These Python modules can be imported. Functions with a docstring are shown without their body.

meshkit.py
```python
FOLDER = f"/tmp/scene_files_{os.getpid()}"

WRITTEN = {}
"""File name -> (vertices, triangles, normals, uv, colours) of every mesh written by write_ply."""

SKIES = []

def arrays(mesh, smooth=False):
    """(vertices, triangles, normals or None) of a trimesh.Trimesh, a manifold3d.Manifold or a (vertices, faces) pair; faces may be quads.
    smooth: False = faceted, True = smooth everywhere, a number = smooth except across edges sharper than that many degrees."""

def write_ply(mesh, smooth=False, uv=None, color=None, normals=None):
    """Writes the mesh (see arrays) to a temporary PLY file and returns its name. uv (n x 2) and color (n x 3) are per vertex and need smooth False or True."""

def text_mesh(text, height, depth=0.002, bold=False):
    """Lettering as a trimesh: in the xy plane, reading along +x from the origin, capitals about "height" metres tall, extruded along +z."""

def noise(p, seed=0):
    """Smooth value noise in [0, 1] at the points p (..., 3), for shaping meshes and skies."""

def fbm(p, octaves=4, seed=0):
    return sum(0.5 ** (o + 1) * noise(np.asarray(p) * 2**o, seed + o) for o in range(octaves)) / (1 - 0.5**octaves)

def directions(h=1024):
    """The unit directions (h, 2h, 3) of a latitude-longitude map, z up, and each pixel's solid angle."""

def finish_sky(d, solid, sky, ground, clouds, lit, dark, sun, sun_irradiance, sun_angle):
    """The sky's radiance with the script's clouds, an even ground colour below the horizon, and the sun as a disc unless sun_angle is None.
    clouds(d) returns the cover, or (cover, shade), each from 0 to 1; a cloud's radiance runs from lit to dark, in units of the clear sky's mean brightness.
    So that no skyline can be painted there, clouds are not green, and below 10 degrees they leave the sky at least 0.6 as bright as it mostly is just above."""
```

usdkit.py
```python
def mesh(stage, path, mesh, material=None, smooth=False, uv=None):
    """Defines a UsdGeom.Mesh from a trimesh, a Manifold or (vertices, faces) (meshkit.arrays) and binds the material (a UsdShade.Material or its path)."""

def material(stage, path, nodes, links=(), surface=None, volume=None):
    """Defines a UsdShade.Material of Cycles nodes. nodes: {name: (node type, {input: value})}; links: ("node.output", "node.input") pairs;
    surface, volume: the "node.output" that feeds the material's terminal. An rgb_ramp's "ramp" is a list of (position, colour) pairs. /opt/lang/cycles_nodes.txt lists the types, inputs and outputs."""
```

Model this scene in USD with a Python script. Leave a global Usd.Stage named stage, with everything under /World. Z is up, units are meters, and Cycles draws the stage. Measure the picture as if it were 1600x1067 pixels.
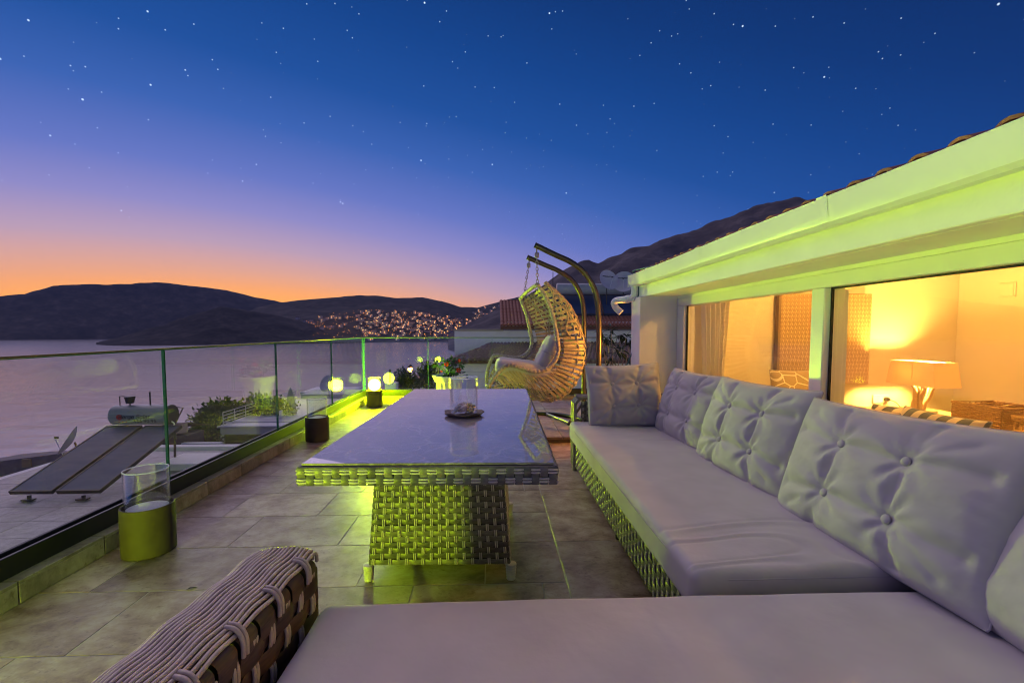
import math, random
import numpy as np, trimesh, usdkit, meshkit
from pxr import Usd, UsdGeom, UsdLux, UsdShade, Gf, Sdf

PI = math.pi
stage = Usd.Stage.CreateInMemory()
UsdGeom.SetStageUpAxis(stage, "Z")
UsdGeom.Xform.Define(stage, "/World")
UsdGeom.Scope.Define(stage, "/World/Looks")

# ------------------------------------------------------------------ camera
EYE = np.array([0.0, 0.0, 1.23])
FPX, HORIZON, PITCH, YAW = 711.0, 516.0, math.radians(3.3), math.radians(2.26)
YC = HORIZON + FPX * math.tan(PITCH)
FW = np.array([math.sin(YAW) * math.cos(PITCH), math.cos(YAW) * math.cos(PITCH), -math.sin(PITCH)])
RT = np.array([math.cos(YAW), -math.sin(YAW), 0.0])
UP = np.cross(RT, FW)
cam = UsdGeom.Camera.Define(stage, "/World/camera")
cam.CreateFocalLengthAttr(16.0)
cam.CreateHorizontalApertureAttr(16.0 * 1600 / FPX)
cam.CreateVerticalApertureAttr(16.0 * 1067 / FPX)
cam.CreateVerticalApertureOffsetAttr(16.0 * (YC - 533.5) / FPX)
cam.CreateClippingRangeAttr((0.05, 30000.0))
cam.CreateExposureAttr(0.0)
cam.AddTransformOp().Set(Gf.Matrix4d(*RT, 0, *UP, 0, *(-FW), 0, *EYE, 1))

# ------------------------------------------------------------------ sky and twilight
SUN_AZ = math.radians(-34)
SUNH = (math.sin(SUN_AZ), math.cos(SUN_AZ), 0.0)
SKY = [(0.0, (1.45, .52, .03)), (.05, (1.35, .50, .05)), (.085, (1.12, .45, .14)), (.12, (.84, .42, .31)), (.165, (.55, .37, .50)),
       (.23, (.29, .27, .60)), (.30, (.135, .19, .57)), (.40, (.040, .125, .46)), (.50, (.009, .080, .345)),
       (.62, (.0025, .056, .265)), (.74, (.0009, .037, .188)), (.86, (.0005, .025, .135)), (1.0, (.0004, .019, .105))]
sky_m = usdkit.material(stage, "/World/Looks/sky", {
    "sky": ("sky_texture", {"sky_type": "single_scattering", "sun_disc": False, "sun_elevation": math.radians(-3), "sun_rotation": SUN_AZ}),
    "tc": ("texture_coordinate", {}), "sep": ("separate_xyz", {}),
    "dot": ("vector_math", {"math_type": "dot_product", "vector2": SUNH}),
    "inv": ("math", {"math_type": "multiply_add", "value2": -.44, "value3": .44}),
    "zc": ("math", {"math_type": "maximum", "value2": 0.0}),
    "t": ("math", {"math_type": "add", "use_clamp": True}),
    "ramp": ("rgb_ramp", {"ramp": SKY}),
    "add": ("mix", {"mix_type": "add", "fac": .04}),
    "anti": ("map_range", {"value": 0, "from_min": -.14, "from_max": -.85, "to_min": 0, "to_max": 1, "clamp": True}),
    "belt": ("rgb_ramp", {"ramp": [(0, (.14, .14, .26)), (.05, (.24, .19, .33)), (.16, (.45, .29, .42)), (.30, (.25, .20, .37)), (.48, (.04, .07, .18)), (.7, (0, 0, 0)), (1, (0, 0, 0))]}),
    "addb": ("mix", {"mix_type": "add"}),
    # stars: cells of a Voronoi pattern whose points lie near the unit sphere
    "v1": ("voronoi_texture", {"scale": 30.0, "randomness": 1.0}),
    "m1": ("map_range", {"value": 0, "from_min": .056, "from_max": .02, "to_min": 0, "to_max": 1, "clamp": True}),
    "v2": ("voronoi_texture", {"scale": 61.0, "randomness": 1.0}),
    "m2": ("map_range", {"value": 0, "from_min": .082, "from_max": .03, "to_min": 0, "to_max": .5, "clamp": True}),
    "sm": ("math", {"math_type": "add"}),
    "hz": ("map_range", {"value": 0, "from_min": .10, "from_max": .42, "to_min": .06, "to_max": 1.0, "clamp": True}),
    "sh": ("math", {"math_type": "multiply"}),
    "scol": ("mix", {"mix_type": "mix", "color1": (0, 0, 0), "color2": (.75, .95, 1.1)}),
    "add2": ("mix", {"mix_type": "add", "fac": 1.0}),
    "bg": ("background_shader", {"strength": 1.0})},
    [("tc.generated", "sep.vector"), ("tc.generated", "dot.vector1"), ("dot.value", "inv.value1"), ("sep.z", "zc.value1"),
     ("zc.value", "t.value1"), ("inv.value", "t.value2"), ("t.value", "ramp.fac"), ("ramp.color", "add.color1"), ("sky.color", "add.color2"),
     ("tc.generated", "v1.vector"), ("tc.generated", "v2.vector"), ("v1.distance", "m1.value"), ("v2.distance", "m2.value"),
     ("m1.result", "sm.value1"), ("m2.result", "sm.value2"), ("sep.z", "hz.value"), ("sm.value", "sh.value1"), ("hz.result", "sh.value2"),
     ("sh.value", "scol.fac"), ("dot.value", "anti.value"), ("zc.value", "belt.fac"), ("anti.result", "addb.fac"), ("add.color", "addb.color1"), ("belt.color", "addb.color2"), ("addb.color", "add2.color1"), ("scol.color", "add2.color2"), ("add2.color", "bg.color")], surface="bg.background")
dome = UsdLux.DomeLight.Define(stage, "/World/sky")
UsdShade.MaterialBindingAPI.Apply(dome.GetPrim()).Bind(sky_m)
dome.GetPrim().SetCustomDataByKey("kind", "structure")
# the soft glow of the western twilight sky
glow = UsdLux.DistantLight.Define(stage, "/World/twilight")
glow.CreateNormalizeAttr(True)
glow.CreateIntensityAttr(0.30)
glow.CreateAngleAttr(70.0)
glow.CreateColorAttr(Gf.Vec3f(.94, .72, .90))
_el = math.radians(48)
_d = np.array([math.sin(SUN_AZ) * math.cos(_el), math.cos(SUN_AZ) * math.cos(_el), math.sin(_el)])
_x = np.cross([0, 0, 1.0], _d); _x /= np.linalg.norm(_x); _y = np.cross(_d, _x)
glow.AddTransformOp().Set(Gf.Matrix4d(*_x, 0, *_y, 0, *_d, 0, 0, 0, 50, 1))


def at(px, py, x=None, y=None, z=None):
    """The point of the photograph's pixel on a plane of known x, y or z."""
    d = FW + RT * (px - 800) / FPX + UP * (YC - py) / FPX
    k = (x - EYE[0]) / d[0] if x is not None else (y - EYE[1]) / d[1] if y is not None else (z - EYE[2]) / d[2]
    return EYE + d * k


# ------------------------------------------------------------------ meshes
class MB:
    def __init__(self):
        self.v, self.f, self.n = [], [], 0

    def add(self, v, f):
        v = np.asarray(v, float); f = np.asarray(f, int)
        if f.shape[1] == 4:
            f = np.vstack([f[:, [0, 1, 2]], f[:, [0, 2, 3]]])
        self.v.append(v); self.f.append(f + self.n); self.n += len(v)
        return self

    def box(self, c, s, ch=0.0, R=None):
        v, f = boxmesh(s, ch)
        if R is not None:
            v = v @ np.asarray(R).T
        return self.add(v + np.asarray(c, float), f)

    def tube(self, p, r, n=8, cap=True):
        v, f = tubemesh(p, r, n, cap)
        return self.add(v, f)

    def tm(self, m):
        return self.add(m.vertices, m.faces)

    def grid(self, P, flip=False):
        P = np.asarray(P, float); a, b = P.shape[:2]
        i, j = np.meshgrid(np.arange(a - 1), np.arange(b - 1), indexing="ij")
        q = np.stack([i * b + j, (i + 1) * b + j, (i + 1) * b + j + 1, i * b + j + 1], -1).reshape(-1, 4)
        return self.add(P.reshape(-1, 3), q[:, ::-1] if flip else q)

    def lathe(self, prof, c=(0, 0, 0), n=32):
        prof = np.asarray(prof, float); t = np.linspace(0, 2 * PI, n, endpoint=False)
        v = np.stack([prof[:, None, 0] * np.cos(t), prof[:, None, 0] * np.sin(t), np.repeat(prof[:, None, 1], n, 1)], -1)
        k = len(prof)
        i, j = np.meshgrid(np.arange(k - 1), np.arange(n), indexing="ij")
        q = np.stack([i * n + j, i * n + (j + 1) % n, (i + 1) * n + (j + 1) % n, (i + 1) * n + j], -1).reshape(-1, 4)
        return self.add(v.reshape(-1, 3) + np.asarray(c, float), q)

    def get(self):
        return np.vstack(self.v), np.vstack(self.f)


_SG = np.array([[sx, sy, sz] for sx in (-1, 1) for sy in (-1, 1) for sz in (-1, 1)], float)
def _chv(h, ch):
    out = []
    for s in _SG:
        for k in range(3):
            e = h - ch; e[k] = h[k]; out.append(s * e)
    return np.array(out)
_hull = trimesh.Trimesh(_chv(np.ones(3), .3 * np.ones(3)), process=False).convex_hull
_src = _chv(np.ones(3), .3 * np.ones(3))
_map = [int(np.argmin(np.linalg.norm(_src - p, axis=1))) for p in _hull.vertices]
_CHF = np.array(_map)[_hull.faces]
_BXF = np.array([[0, 1, 3, 2], [4, 6, 7, 5], [0, 4, 5, 1], [2, 3, 7, 6], [0, 2, 6, 4], [1, 5, 7, 3]])


def boxmesh(s, ch=0.0):
    h = np.asarray(s, float) / 2
    return (_chv(h.copy(), np.full(3, ch)), _CHF) if ch else (_SG * h, _BXF)


def tubemesh(p, r, n=8, cap=True):
    p = np.asarray(p, float)
    r = np.broadcast_to(np.asarray(r, float), (len(p),))
    t = np.gradient(p, axis=0); t /= np.linalg.norm(t, axis=1, keepdims=True) + 1e-12
    a = np.cross(t[0], [0, 0, 1.0] if abs(t[0][2]) < .9 else [1.0, 0, 0]); A = []
    for k in range(len(p)):
        a = a - t[k] * np.dot(a, t[k]); a /= np.linalg.norm(a) + 1e-12; A.append(a)
    A = np.array(A); B = np.cross(t, A)
    g = np.arange(n) * 2 * PI / n
    v = p[:, None] + r[:, None, None] * (np.cos(g)[None, :, None] * A[:, None] + np.sin(g)[None, :, None] * B[:, None])
    i, j = np.meshgrid(np.arange(len(p) - 1), np.arange(n), indexing="ij")
    q = np.stack([i * n + j, i * n + (j + 1) % n, (i + 1) * n + (j + 1) % n, (i + 1) * n + j], -1).reshape(-1, 4)
    f = np.vstack([q[:, [0, 1, 2]], q[:, [0, 2, 3]]])
    v = v.reshape(-1, 3)
    if cap:
        m = len(v); v = np.vstack([v, p[:1], p[-1:]]); L = (len(p) - 1) * n
        f = np.vstack([f, [[m, (k + 1) % n, k] for k in range(n)], [[m + 1, L + k, L + (k + 1) % n] for k in range(n)]])
    return v, f


def curve(pts, n=40):
    """A smooth line through points (Catmull-Rom)."""
    p = np.asarray(pts, float); p = np.vstack([2 * p[0] - p[1], p, 2 * p[-1] - p[-2]])
    out = []
    m = len(p) - 3
    for s in np.linspace(0, m, n):
        i = min(int(s), m - 1); u = s - i
        a, b, c, d = p[i:i + 4]
        out.append(.5 * (2 * b + (c - a) * u + (2 * a - 5 * b + 4 * c - d) * u * u + (3 * b - a - 3 * c + d) * u ** 3))
    return np.array(out)


def rbox(s, r, n=14, top=None):
    """A rounded box; top(points, normals) may move its points."""
    h = np.asarray(s, float) / 2; r = min(r, h.min() * .999); inner = h - r
    mb = MB()
    for ax in range(3):
        o = [k for k in range(3) if k != ax]
        na, nb = (max(6, min(2 * n, int(n * h[k] / h.max() * 2))) for k in o)
        ga = np.sin(np.linspace(-1, 1, na + 1) * PI / 2) * .25 + np.linspace(-1, 1, na + 1) * .75
        gb = np.sin(np.linspace(-1, 1, nb + 1) * PI / 2) * .25 + np.linspace(-1, 1, nb + 1) * .75
        for sg in (-1, 1):
            P = np.zeros((na + 1, nb + 1, 3)); P[..., ax] = sg * h[ax]
            P[..., o[0]] = ga[:, None] * h[o[0]]; P[..., o[1]] = gb[None, :] * h[o[1]]
            flip = (sg > 0) == (ax == 1)
            mb.grid(P, flip=flip)
    v, f = mb.get()
    # dense ring where the rounding is
    c = np.clip(v, -inner, inner); d = v - c; L = np.linalg.norm(d, axis=1, keepdims=True)
    nrm = d / np.maximum(L, 1e-9)
    v = c + nrm * r
    m = trimesh.Trimesh(v, f, process=False); m.merge_vertices(digits_vertex=6)
    v, f = np.array(m.vertices), np.array(m.faces)
    c = np.clip(v, -inner, inner); d = v - c; nrm = d / np.maximum(np.linalg.norm(d, axis=1, keepdims=True), 1e-9)
    if top is not None:
        v = top(v, nrm)
    return v, f


def rotz(a):
    c, s = math.cos(a), math.sin(a)
    return np.array([[c, -s, 0], [s, c, 0], [0, 0, 1.0]])


def rotx(a):
    c, s = math.cos(a), math.sin(a)
    return np.array([[1.0, 0, 0], [0, c, -s], [0, s, c]])


def roty(a):
    c, s = math.cos(a), math.sin(a)
    return np.array([[c, 0, s], [0, 1.0, 0], [-s, 0, c]])


# ------------------------------------------------------------------ prims
USED = {}
class T:
    def __init__(self, path, loc):
        self.path, self.loc = path, np.asarray(loc, float)

    @property
    def prim(self):
        return stage.GetPrimAtPath(self.path)


def free(parent, name):
    k = (parent, name); n = USED.get(k, -1) + 1; USED[k] = n
    return f"{parent}/{name}" if n == 0 else f"{parent}/{name}_{n:03d}"


def tag(p, label=None, cat=None, group=None, kind=None):
    for k, v in (("label", label), ("category", cat), ("group", group), ("kind", kind)):
        if v:
            p.SetCustomDataByKey(k, v)


def thing(name, label=None, cat=None, loc=(0, 0, 0), group=None, kind=None, rz=0.0):
    path = free("/World", name)
    x = UsdGeom.Xform.Define(stage, path)
    x.AddTranslateOp().Set(Gf.Vec3d(*map(float, loc))); x.AddRotateZOp().Set(float(math.degrees(rz)))
    tag(x.GetPrim(), label, cat, group, kind)
    return T(path, loc)


def part(name, mesh, mat, parent=None, smooth=False, label=None):
    """One Mesh prim; its points are given in the world (or in the thing's own axes when the thing stands at the origin)."""
    base = parent.loc if parent is not None else np.zeros(3)
    path = free(parent.path if parent is not None else "/World", name)
    if isinstance(mesh, MB):
        mesh = mesh.get()
    elif isinstance(mesh, trimesh.Trimesh):
        mesh = (np.array(mesh.vertices), np.array(mesh.faces))
    v, f = mesh
    m = usdkit.mesh(stage, path, (np.asarray(v) - base, f), mat, smooth=smooth)
    if label:
        m.GetPrim().SetCustomDataByKey("label", label)
    return T(path, base)


def solo(name, mesh, mat, label=None, cat=None, group=None, kind=None, smooth=False):
    t = part(name, mesh, mat, None, smooth); tag(t.prim, label, cat, group, kind)
    return t


def holder(name, parent):
    path = free(parent.path, name); UsdGeom.Xform.Define(stage, path)
    return T(path, parent.loc)


def copy(src, name, loc, rz=0.0, label=None, cat=None, group=None, scale=None):
    path = free("/World", name)
    x = UsdGeom.Xform.Define(stage, path)
    x.GetPrim().GetReferences().AddInternalReference(src.path if isinstance(src, T) else src)
    x.ClearXformOpOrder()
    x.AddTranslateOp().Set(Gf.Vec3d(*map(float, loc))); x.AddRotateZOp().Set(float(math.degrees(rz)))
    if scale is not None:
        x.AddScaleOp().Set(Gf.Vec3f(*map(float, scale)))
    x.GetPrim().SetInstanceable(True)
    tag(x.GetPrim(), label, cat, group)
    return T(path, loc)


# ------------------------------------------------------------------ materials
def pm(name, c1, c2=None, scale=6.0, rough=.55, bump=0.0, bscale=None, bdist=.004, stretch=(1, 1, 1), vary=0.0, detail=4.0, **kw):
    nodes = {"p": ("principled_bsdf", {"roughness": rough, "base_color": c1, **kw})}
    links = []
    if c2 is not None or bump:
        nodes["tc"] = ("texture_coordinate", {}); nodes["map"] = ("mapping", {"scale": stretch})
        links.append(("tc.object", "map.vector"))
    if c2 is not None:
        nodes["n"] = ("noise_texture", {"scale": scale, "detail": detail, "roughness": .6})
        nodes["r"] = ("rgb_ramp", {"ramp": [(.3, c1), (.7, c2)]})
        links += [("map.vector", "n.vector"), ("n.fac", "r.fac")]
        col = "r.color"
        if vary:
            nodes["oi"] = ("object_info", {})
            nodes["mr"] = ("map_range", {"value": 0, "from_min": 0, "from_max": 1, "to_min": 1 - vary, "to_max": 1 + vary})
            nodes["hs"] = ("hsv", {"hue": .5, "saturation": 1.0, "fac": 1.0})
            links += [("oi.random", "mr.value"), ("mr.result", "hs.value"), (col, "hs.color")]
            col = "hs.color"
        links.append((col, "p.base_color"))
    if bump:
        nodes["bn"] = ("noise_texture", {"scale": bscale or scale * 4, "detail": 3.0})
        nodes["b"] = ("bump", {"strength": bump, "distance": bdist})
        links += [("map.vector", "bn.vector"), ("bn.fac", "b.height"), ("b.normal", "p.normal")]
    return usdkit.material(stage, "/World/Looks/" + name, nodes, links, surface="p.BSDF")


def glow_mat(name, col, strength):
    return usdkit.material(stage, "/World/Looks/" + name, {"e": ("emission", {"color": col, "strength": strength})}, [], surface="e.emission")


def pane_mat(name, tint=(1, 1, 1), ior=1.5, rough=0.0):
    # a pane has two faces and does not bend light: the same reflection on the way in and on the way out
    return usdkit.material(stage, "/World/Looks/" + name, {
        "ge": ("geometry", {}), "io": ("math", {"math_type": "multiply_add", "value2": 1 / ior - ior, "value3": ior}),
        "f": ("fresnel", {"IOR": ior}), "t": ("transparent_bsdf", {"color": tint}), "g": ("glossy_bsdf", {"color": (1, 1, 1), "roughness": rough}),
        "m": ("mix_closure", {})}, [("ge.backfacing", "io.value1"), ("io.value", "f.IOR"), ("f.fac", "m.fac"), ("t.BSDF", "m.closure1"), ("g.BSDF", "m.closure2")], surface="m.closure")


M = {}
M["fabric"] = usdkit.material(stage, "/World/Looks/cushion_fabric", {
    "tc": ("texture_coordinate", {}), "n": ("noise_texture", {"scale": 5.0, "detail": 4.0}), "r": ("rgb_ramp", {"ramp": [(.3, (.455, .415, .405)), (.7, (.53, .485, .47))]}),
    "w": ("noise_texture", {"scale": 420.0, "detail": 2.0}), "w2": ("noise_texture", {"scale": 18.0, "detail": 3.0}),
    "b": ("bump", {"strength": .25, "distance": .0008}), "b2": ("bump", {"strength": .35, "distance": .006}),
    "p": ("principled_bsdf", {"roughness": .85, "sheen_weight": .15, "specular_ior_level": .2})},
    [("tc.object", "n.vector"), ("tc.object", "w.vector"), ("tc.object", "w2.vector"), ("n.fac", "r.fac"), ("r.color", "p.base_color"),
     ("w2.fac", "b2.height"), ("b2.normal", "b.normal"), ("w.fac", "b.height"), ("b.normal", "p.normal")], surface="p.BSDF")
M["piping"] = pm("cushion_piping", (.40, .37, .38), rough=.8)
M["rattan"] = pm("dark_rattan", (.078, .068, .056), (.17, .152, .128), 30, .42, .35, 160, .0015, (1, 1, 3), vary=.35)
M["rattan_warm"] = pm("brown_rattan", (.050, .026, .015), (.12, .062, .034), 26, .4, .4, 120, .002, (1, .3, 3), vary=.3)
M["cord"] = pm("pale_cord", (.42, .37, .33), (.55, .49, .44), 40, .4, .2, 200, .001)
M["arm_cord"] = pm("arm_pale_cord", (.46, .35, .27), (.60, .48, .38), 40, .4, .2, 200, .001)
M["backing"] = pm("dark_frame", (.02, .016, .014), rough=.6)
M["black"] = pm("black_metal", (.012, .013, .015), rough=.35, metallic=.3)
M["bronze"] = pm("dark_bronze_metal", (.07, .06, .045), (.10, .085, .06), 20, .3, metallic=.7)
M["white_paint"] = pm("white_wall_plaster", (.78, .76, .72), (.85, .83, .79), 3, .8, .25, 60, .003)
M["white_upvc"] = pm("white_window_frame", (.74, .73, .72), (.78, .77, .76), 4, .35)
M["gutter"] = pm("white_gutter_plastic", (.72, .72, .70), (.78, .78, .76), 3, .35)
M["terracotta"] = pm("terracotta_tile", (.20, .065, .035), (.34, .13, .075), 9, .75, .3, 60, .003, vary=.25)
M["old_tile"] = pm("weathered_roof_tile", (.15, .10, .085), (.24, .17, .145), 4, .8, .3, 30, .005)
M["glass"] = pane_mat("railing_glass", (.975, .99, .975))
M["edge_glass"] = pm("glass_edge", (.02, .10, .045), rough=.15, emission_strength=0.0)
M["clear"] = pane_mat("clear_glass", (.97, .98, .975), 1.85)
M["wpane"] = pane_mat("window_glass", (.96, .97, .96))
M["globe"] = glow_mat("green_globe", (.66, 1.0, .0008), 2200.0)
M["globe_strong"] = glow_mat("green_globe_near", (.68, 1.0, .0008), 1200.0)
M["lantern"] = pm("lantern_bronze", (.05, .036, .024), (.07, .052, .036), 8, .6, specular_ior_level=.2)
M["glass_rim"] = pm("glass_rim", (.85, .90, .88), rough=.06, transmission_weight=.75, ior=1.5)
M["solid_glass"] = pm("solid_clear_glass", (1, 1, 1), rough=0.0, transmission_weight=1.0, ior=1.45)
M["sand"] = pm("pale_sand", (.62, .62, .66), (.72, .72, .75), 60, .9, .5, 200, .003)


def tile_mat(name, a, b, c):
    return usdkit.material(stage, "/World/Looks/" + name, {
        "g": ("geometry", {}), "oi": ("object_info", {}),
        "off": ("vector_math", {"math_type": "scale", "vector1": (7.3, 3.1, 5.7)}), "ad": ("vector_math", {"math_type": "add"}),
        "mp": ("mapping", {"scale": (1.0, 1.25, 1.0)}),
        "n": ("noise_texture", {"scale": 4.6, "detail": 8.0, "roughness": .7, "distortion": .25}), "r": ("rgb_ramp", {"ramp": [(.36, a), (.5, b), (.63, c)]}),
        "n2": ("noise_texture", {"scale": 26.0, "detail": 5.0, "roughness": .7}), "r2": ("rgb_ramp", {"ramp": [(.30, (.50, .42, .36)), (.44, (1, 1, 1)), (1, (1, 1, 1))]}),
        "mu": ("mix", {"mix_type": "multiply", "fac": .7}),
        "mr": ("map_range", {"value": 0, "from_min": 0, "from_max": 1, "to_min": .74, "to_max": 1.18}), "hs": ("hsv", {"hue": .5, "saturation": 1.0, "fac": 1.0}),
        "rr": ("map_range", {"value": 0, "from_min": .3, "from_max": .7, "to_min": .30, "to_max": .52}),
        "b": ("bump", {"strength": .25, "distance": .003}),
        "p": ("principled_bsdf", {"roughness": .4})},
        [("oi.random", "off.scale"), ("g.position", "ad.vector1"), ("off.vector", "ad.vector2"), ("ad.vector", "mp.vector"), ("mp.vector", "n.vector"), ("n.fac", "r.fac"),
         ("mp.vector", "n2.vector"), ("n2.fac", "r2.fac"), ("r.color", "mu.color1"), ("r2.color", "mu.color2"), ("oi.random", "mr.value"),
         ("mr.result", "hs.value"), ("mu.color", "hs.color"), ("hs.color", "p.base_color"), ("n2.fac", "rr.value"), ("rr.result", "p.roughness"),
         ("n2.fac", "b.height"), ("b.normal", "p.normal")], surface="p.BSDF")


M["tile"] = tile_mat("travertine_tile", (.165, .100, .060), (.305, .222, .155), (.43, .35, .265))
M["kerb"] = tile_mat("travertine_kerb", (.14, .11, .08), (.24, .20, .155), (.34, .29, .23))
M["grout"] = pm("pale_grout", (.36, .33, .28), (.44, .40, .34), 30, .8)
M["marble"] = usdkit.material(stage, "/World/Looks/marble_glass_top", {
    "g": ("texture_coordinate", {}), "n0": ("noise_texture", {"scale": 3.0, "detail": 4.0}), "mx": ("mix", {"mix_type": "linear_light", "fac": .18}),
    "v": ("voronoi_texture", {"feature": "distance_to_edge", "scale": 7.0}), "rv": ("rgb_ramp", {"ramp": [(0, (1, 1, 1)), (.02, (.5, .5, .5)), (.06, (0, 0, 0)), (1, (0, 0, 0))]}),
    "v2": ("voronoi_texture", {"feature": "distance_to_edge", "scale": 17.0}), "rv2": ("rgb_ramp", {"ramp": [(0, (.5, .5, .5)), (.04, (.15, .15, .15)), (.1, (0, 0, 0)), (1, (0, 0, 0))]}),
    "mx2": ("mix", {"mix_type": "add", "fac": 1.0}),
    "nm": ("noise_texture", {"scale": 5.0, "detail": 5.0}), "rm": ("rgb_ramp", {"ramp": [(.35, (.15, .15, .15)), (.7, (1, 1, 1))]}), "msk": ("mix", {"mix_type": "multiply", "fac": 1.0}),
    "n": ("noise_texture", {"scale": 4.5, "detail": 6.0, "roughness": .62}), "r": ("rgb_ramp", {"ramp": [(.3, (.12, .098, .088)), (.6, (.20, .165, .15)), (.8, (.28, .24, .22))]}),
    "c": ("mix", {"mix_type": "mix", "color2": (.42, .37, .345)}),
    "p": ("principled_bsdf", {"roughness": .35, "coat_weight": 1.0, "coat_roughness": .012, "coat_ior": 1.7, "specular_ior_level": .3})},
    [("g.object", "n0.vector"), ("g.object", "mx.color1"), ("n0.color", "mx.color2"), ("mx.color", "v.vector"), ("mx.color", "v2.vector"), ("v.distance", "rv.fac"), ("v2.distance", "rv2.fac"),
     ("rv.color", "mx2.color1"), ("rv2.color", "mx2.color2"), ("g.object", "nm.vector"), ("nm.fac", "rm.fac"), ("mx2.color", "msk.color1"), ("rm.color", "msk.color2"),
     ("g.object", "n.vector"), ("n.fac", "r.fac"), ("msk.color", "c.fac"), ("r.color", "c.color1"), ("c.color", "p.base_color")], surface="p.BSDF")
M["sea"] = usdkit.material(stage, "/World/Looks/sea_water", {
    "g": ("geometry", {}), "m1": ("mapping", {"scale": (.35, 1.0, 1)}), "m2": ("mapping", {"rotation": (0, 0, .5), "scale": (.5, 1.0, 1)}),
    "n1": ("noise_texture", {"scale": .09, "detail": 5.0, "roughness": .62}), "n2": ("noise_texture", {"scale": .45, "detail": 3.0}),
    "b1": ("bump", {"strength": .42, "distance": .8}), "b2": ("bump", {"strength": .5, "distance": .24}),
    "p": ("principled_bsdf", {"base_color": (.06, .06, .08), "roughness": .2, "ior": 2.9, "specular_ior_level": .5})},
    [("g.position", "m1.vector"), ("g.position", "m2.vector"), ("m1.vector", "n1.vector"), ("m2.vector", "n2.vector"), ("n1.fac", "b1.height"), ("b1.normal", "b2.normal"),
     ("n2.fac", "b2.height"), ("b2.normal", "p.normal")], surface="p.BSDF")


def hill_mat(name, a, b, c, scale):
    return usdkit.material(stage, "/World/Looks/" + name, {
        "g": ("geometry", {}), "n": ("noise_texture", {"scale": scale, "detail": 8.0, "roughness": .7}), "r": ("rgb_ramp", {"ramp": [(.35, a), (.52, b), (.68, c)]}),
        "b": ("bump", {"strength": .8, "distance": 6.0}), "p": ("principled_bsdf", {"roughness": .95, "specular_ior_level": .1})},
        [("g.position", "n.vector"), ("n.fac", "r.fac"), ("r.color", "p.base_color"), ("n.fac", "b.height"), ("b.normal", "p.normal")], surface="p.BSDF")


M["hill"] = hill_mat("scrub_hill", (.035, .035, .026), (.06, .055, .042), (.11, .095, .075), .02)
M["dark_hill"] = hill_mat("dark_scrub_headland", (.014, .015, .010), (.028, .026, .020), (.06, .052, .04), .03)
M["rock"] = hill_mat("rocky_mountain", (.05, .045, .04), (.09, .078, .068), (.17, .15, .13), .012)
M["soil"] = hill_mat("garden_slope", (.025, .03, .015), (.045, .045, .028), (.09, .075, .055), .3)
# ------------------------------------------------------------------ sea, hills, town
SEA_Z = -35.0
solo("sea", MB().grid([[(-4200, 30, SEA_Z), (-4200, 4000, SEA_Z)][::-1], [(3300, 30, SEA_Z), (3300, 4000, SEA_Z)][::-1]], flip=True), M["sea"], kind="structure")


def pix_dir(px, py):
    d = FW + RT * (px - 800) / FPX + UP * (YC - py) / FPX
    return d


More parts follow.
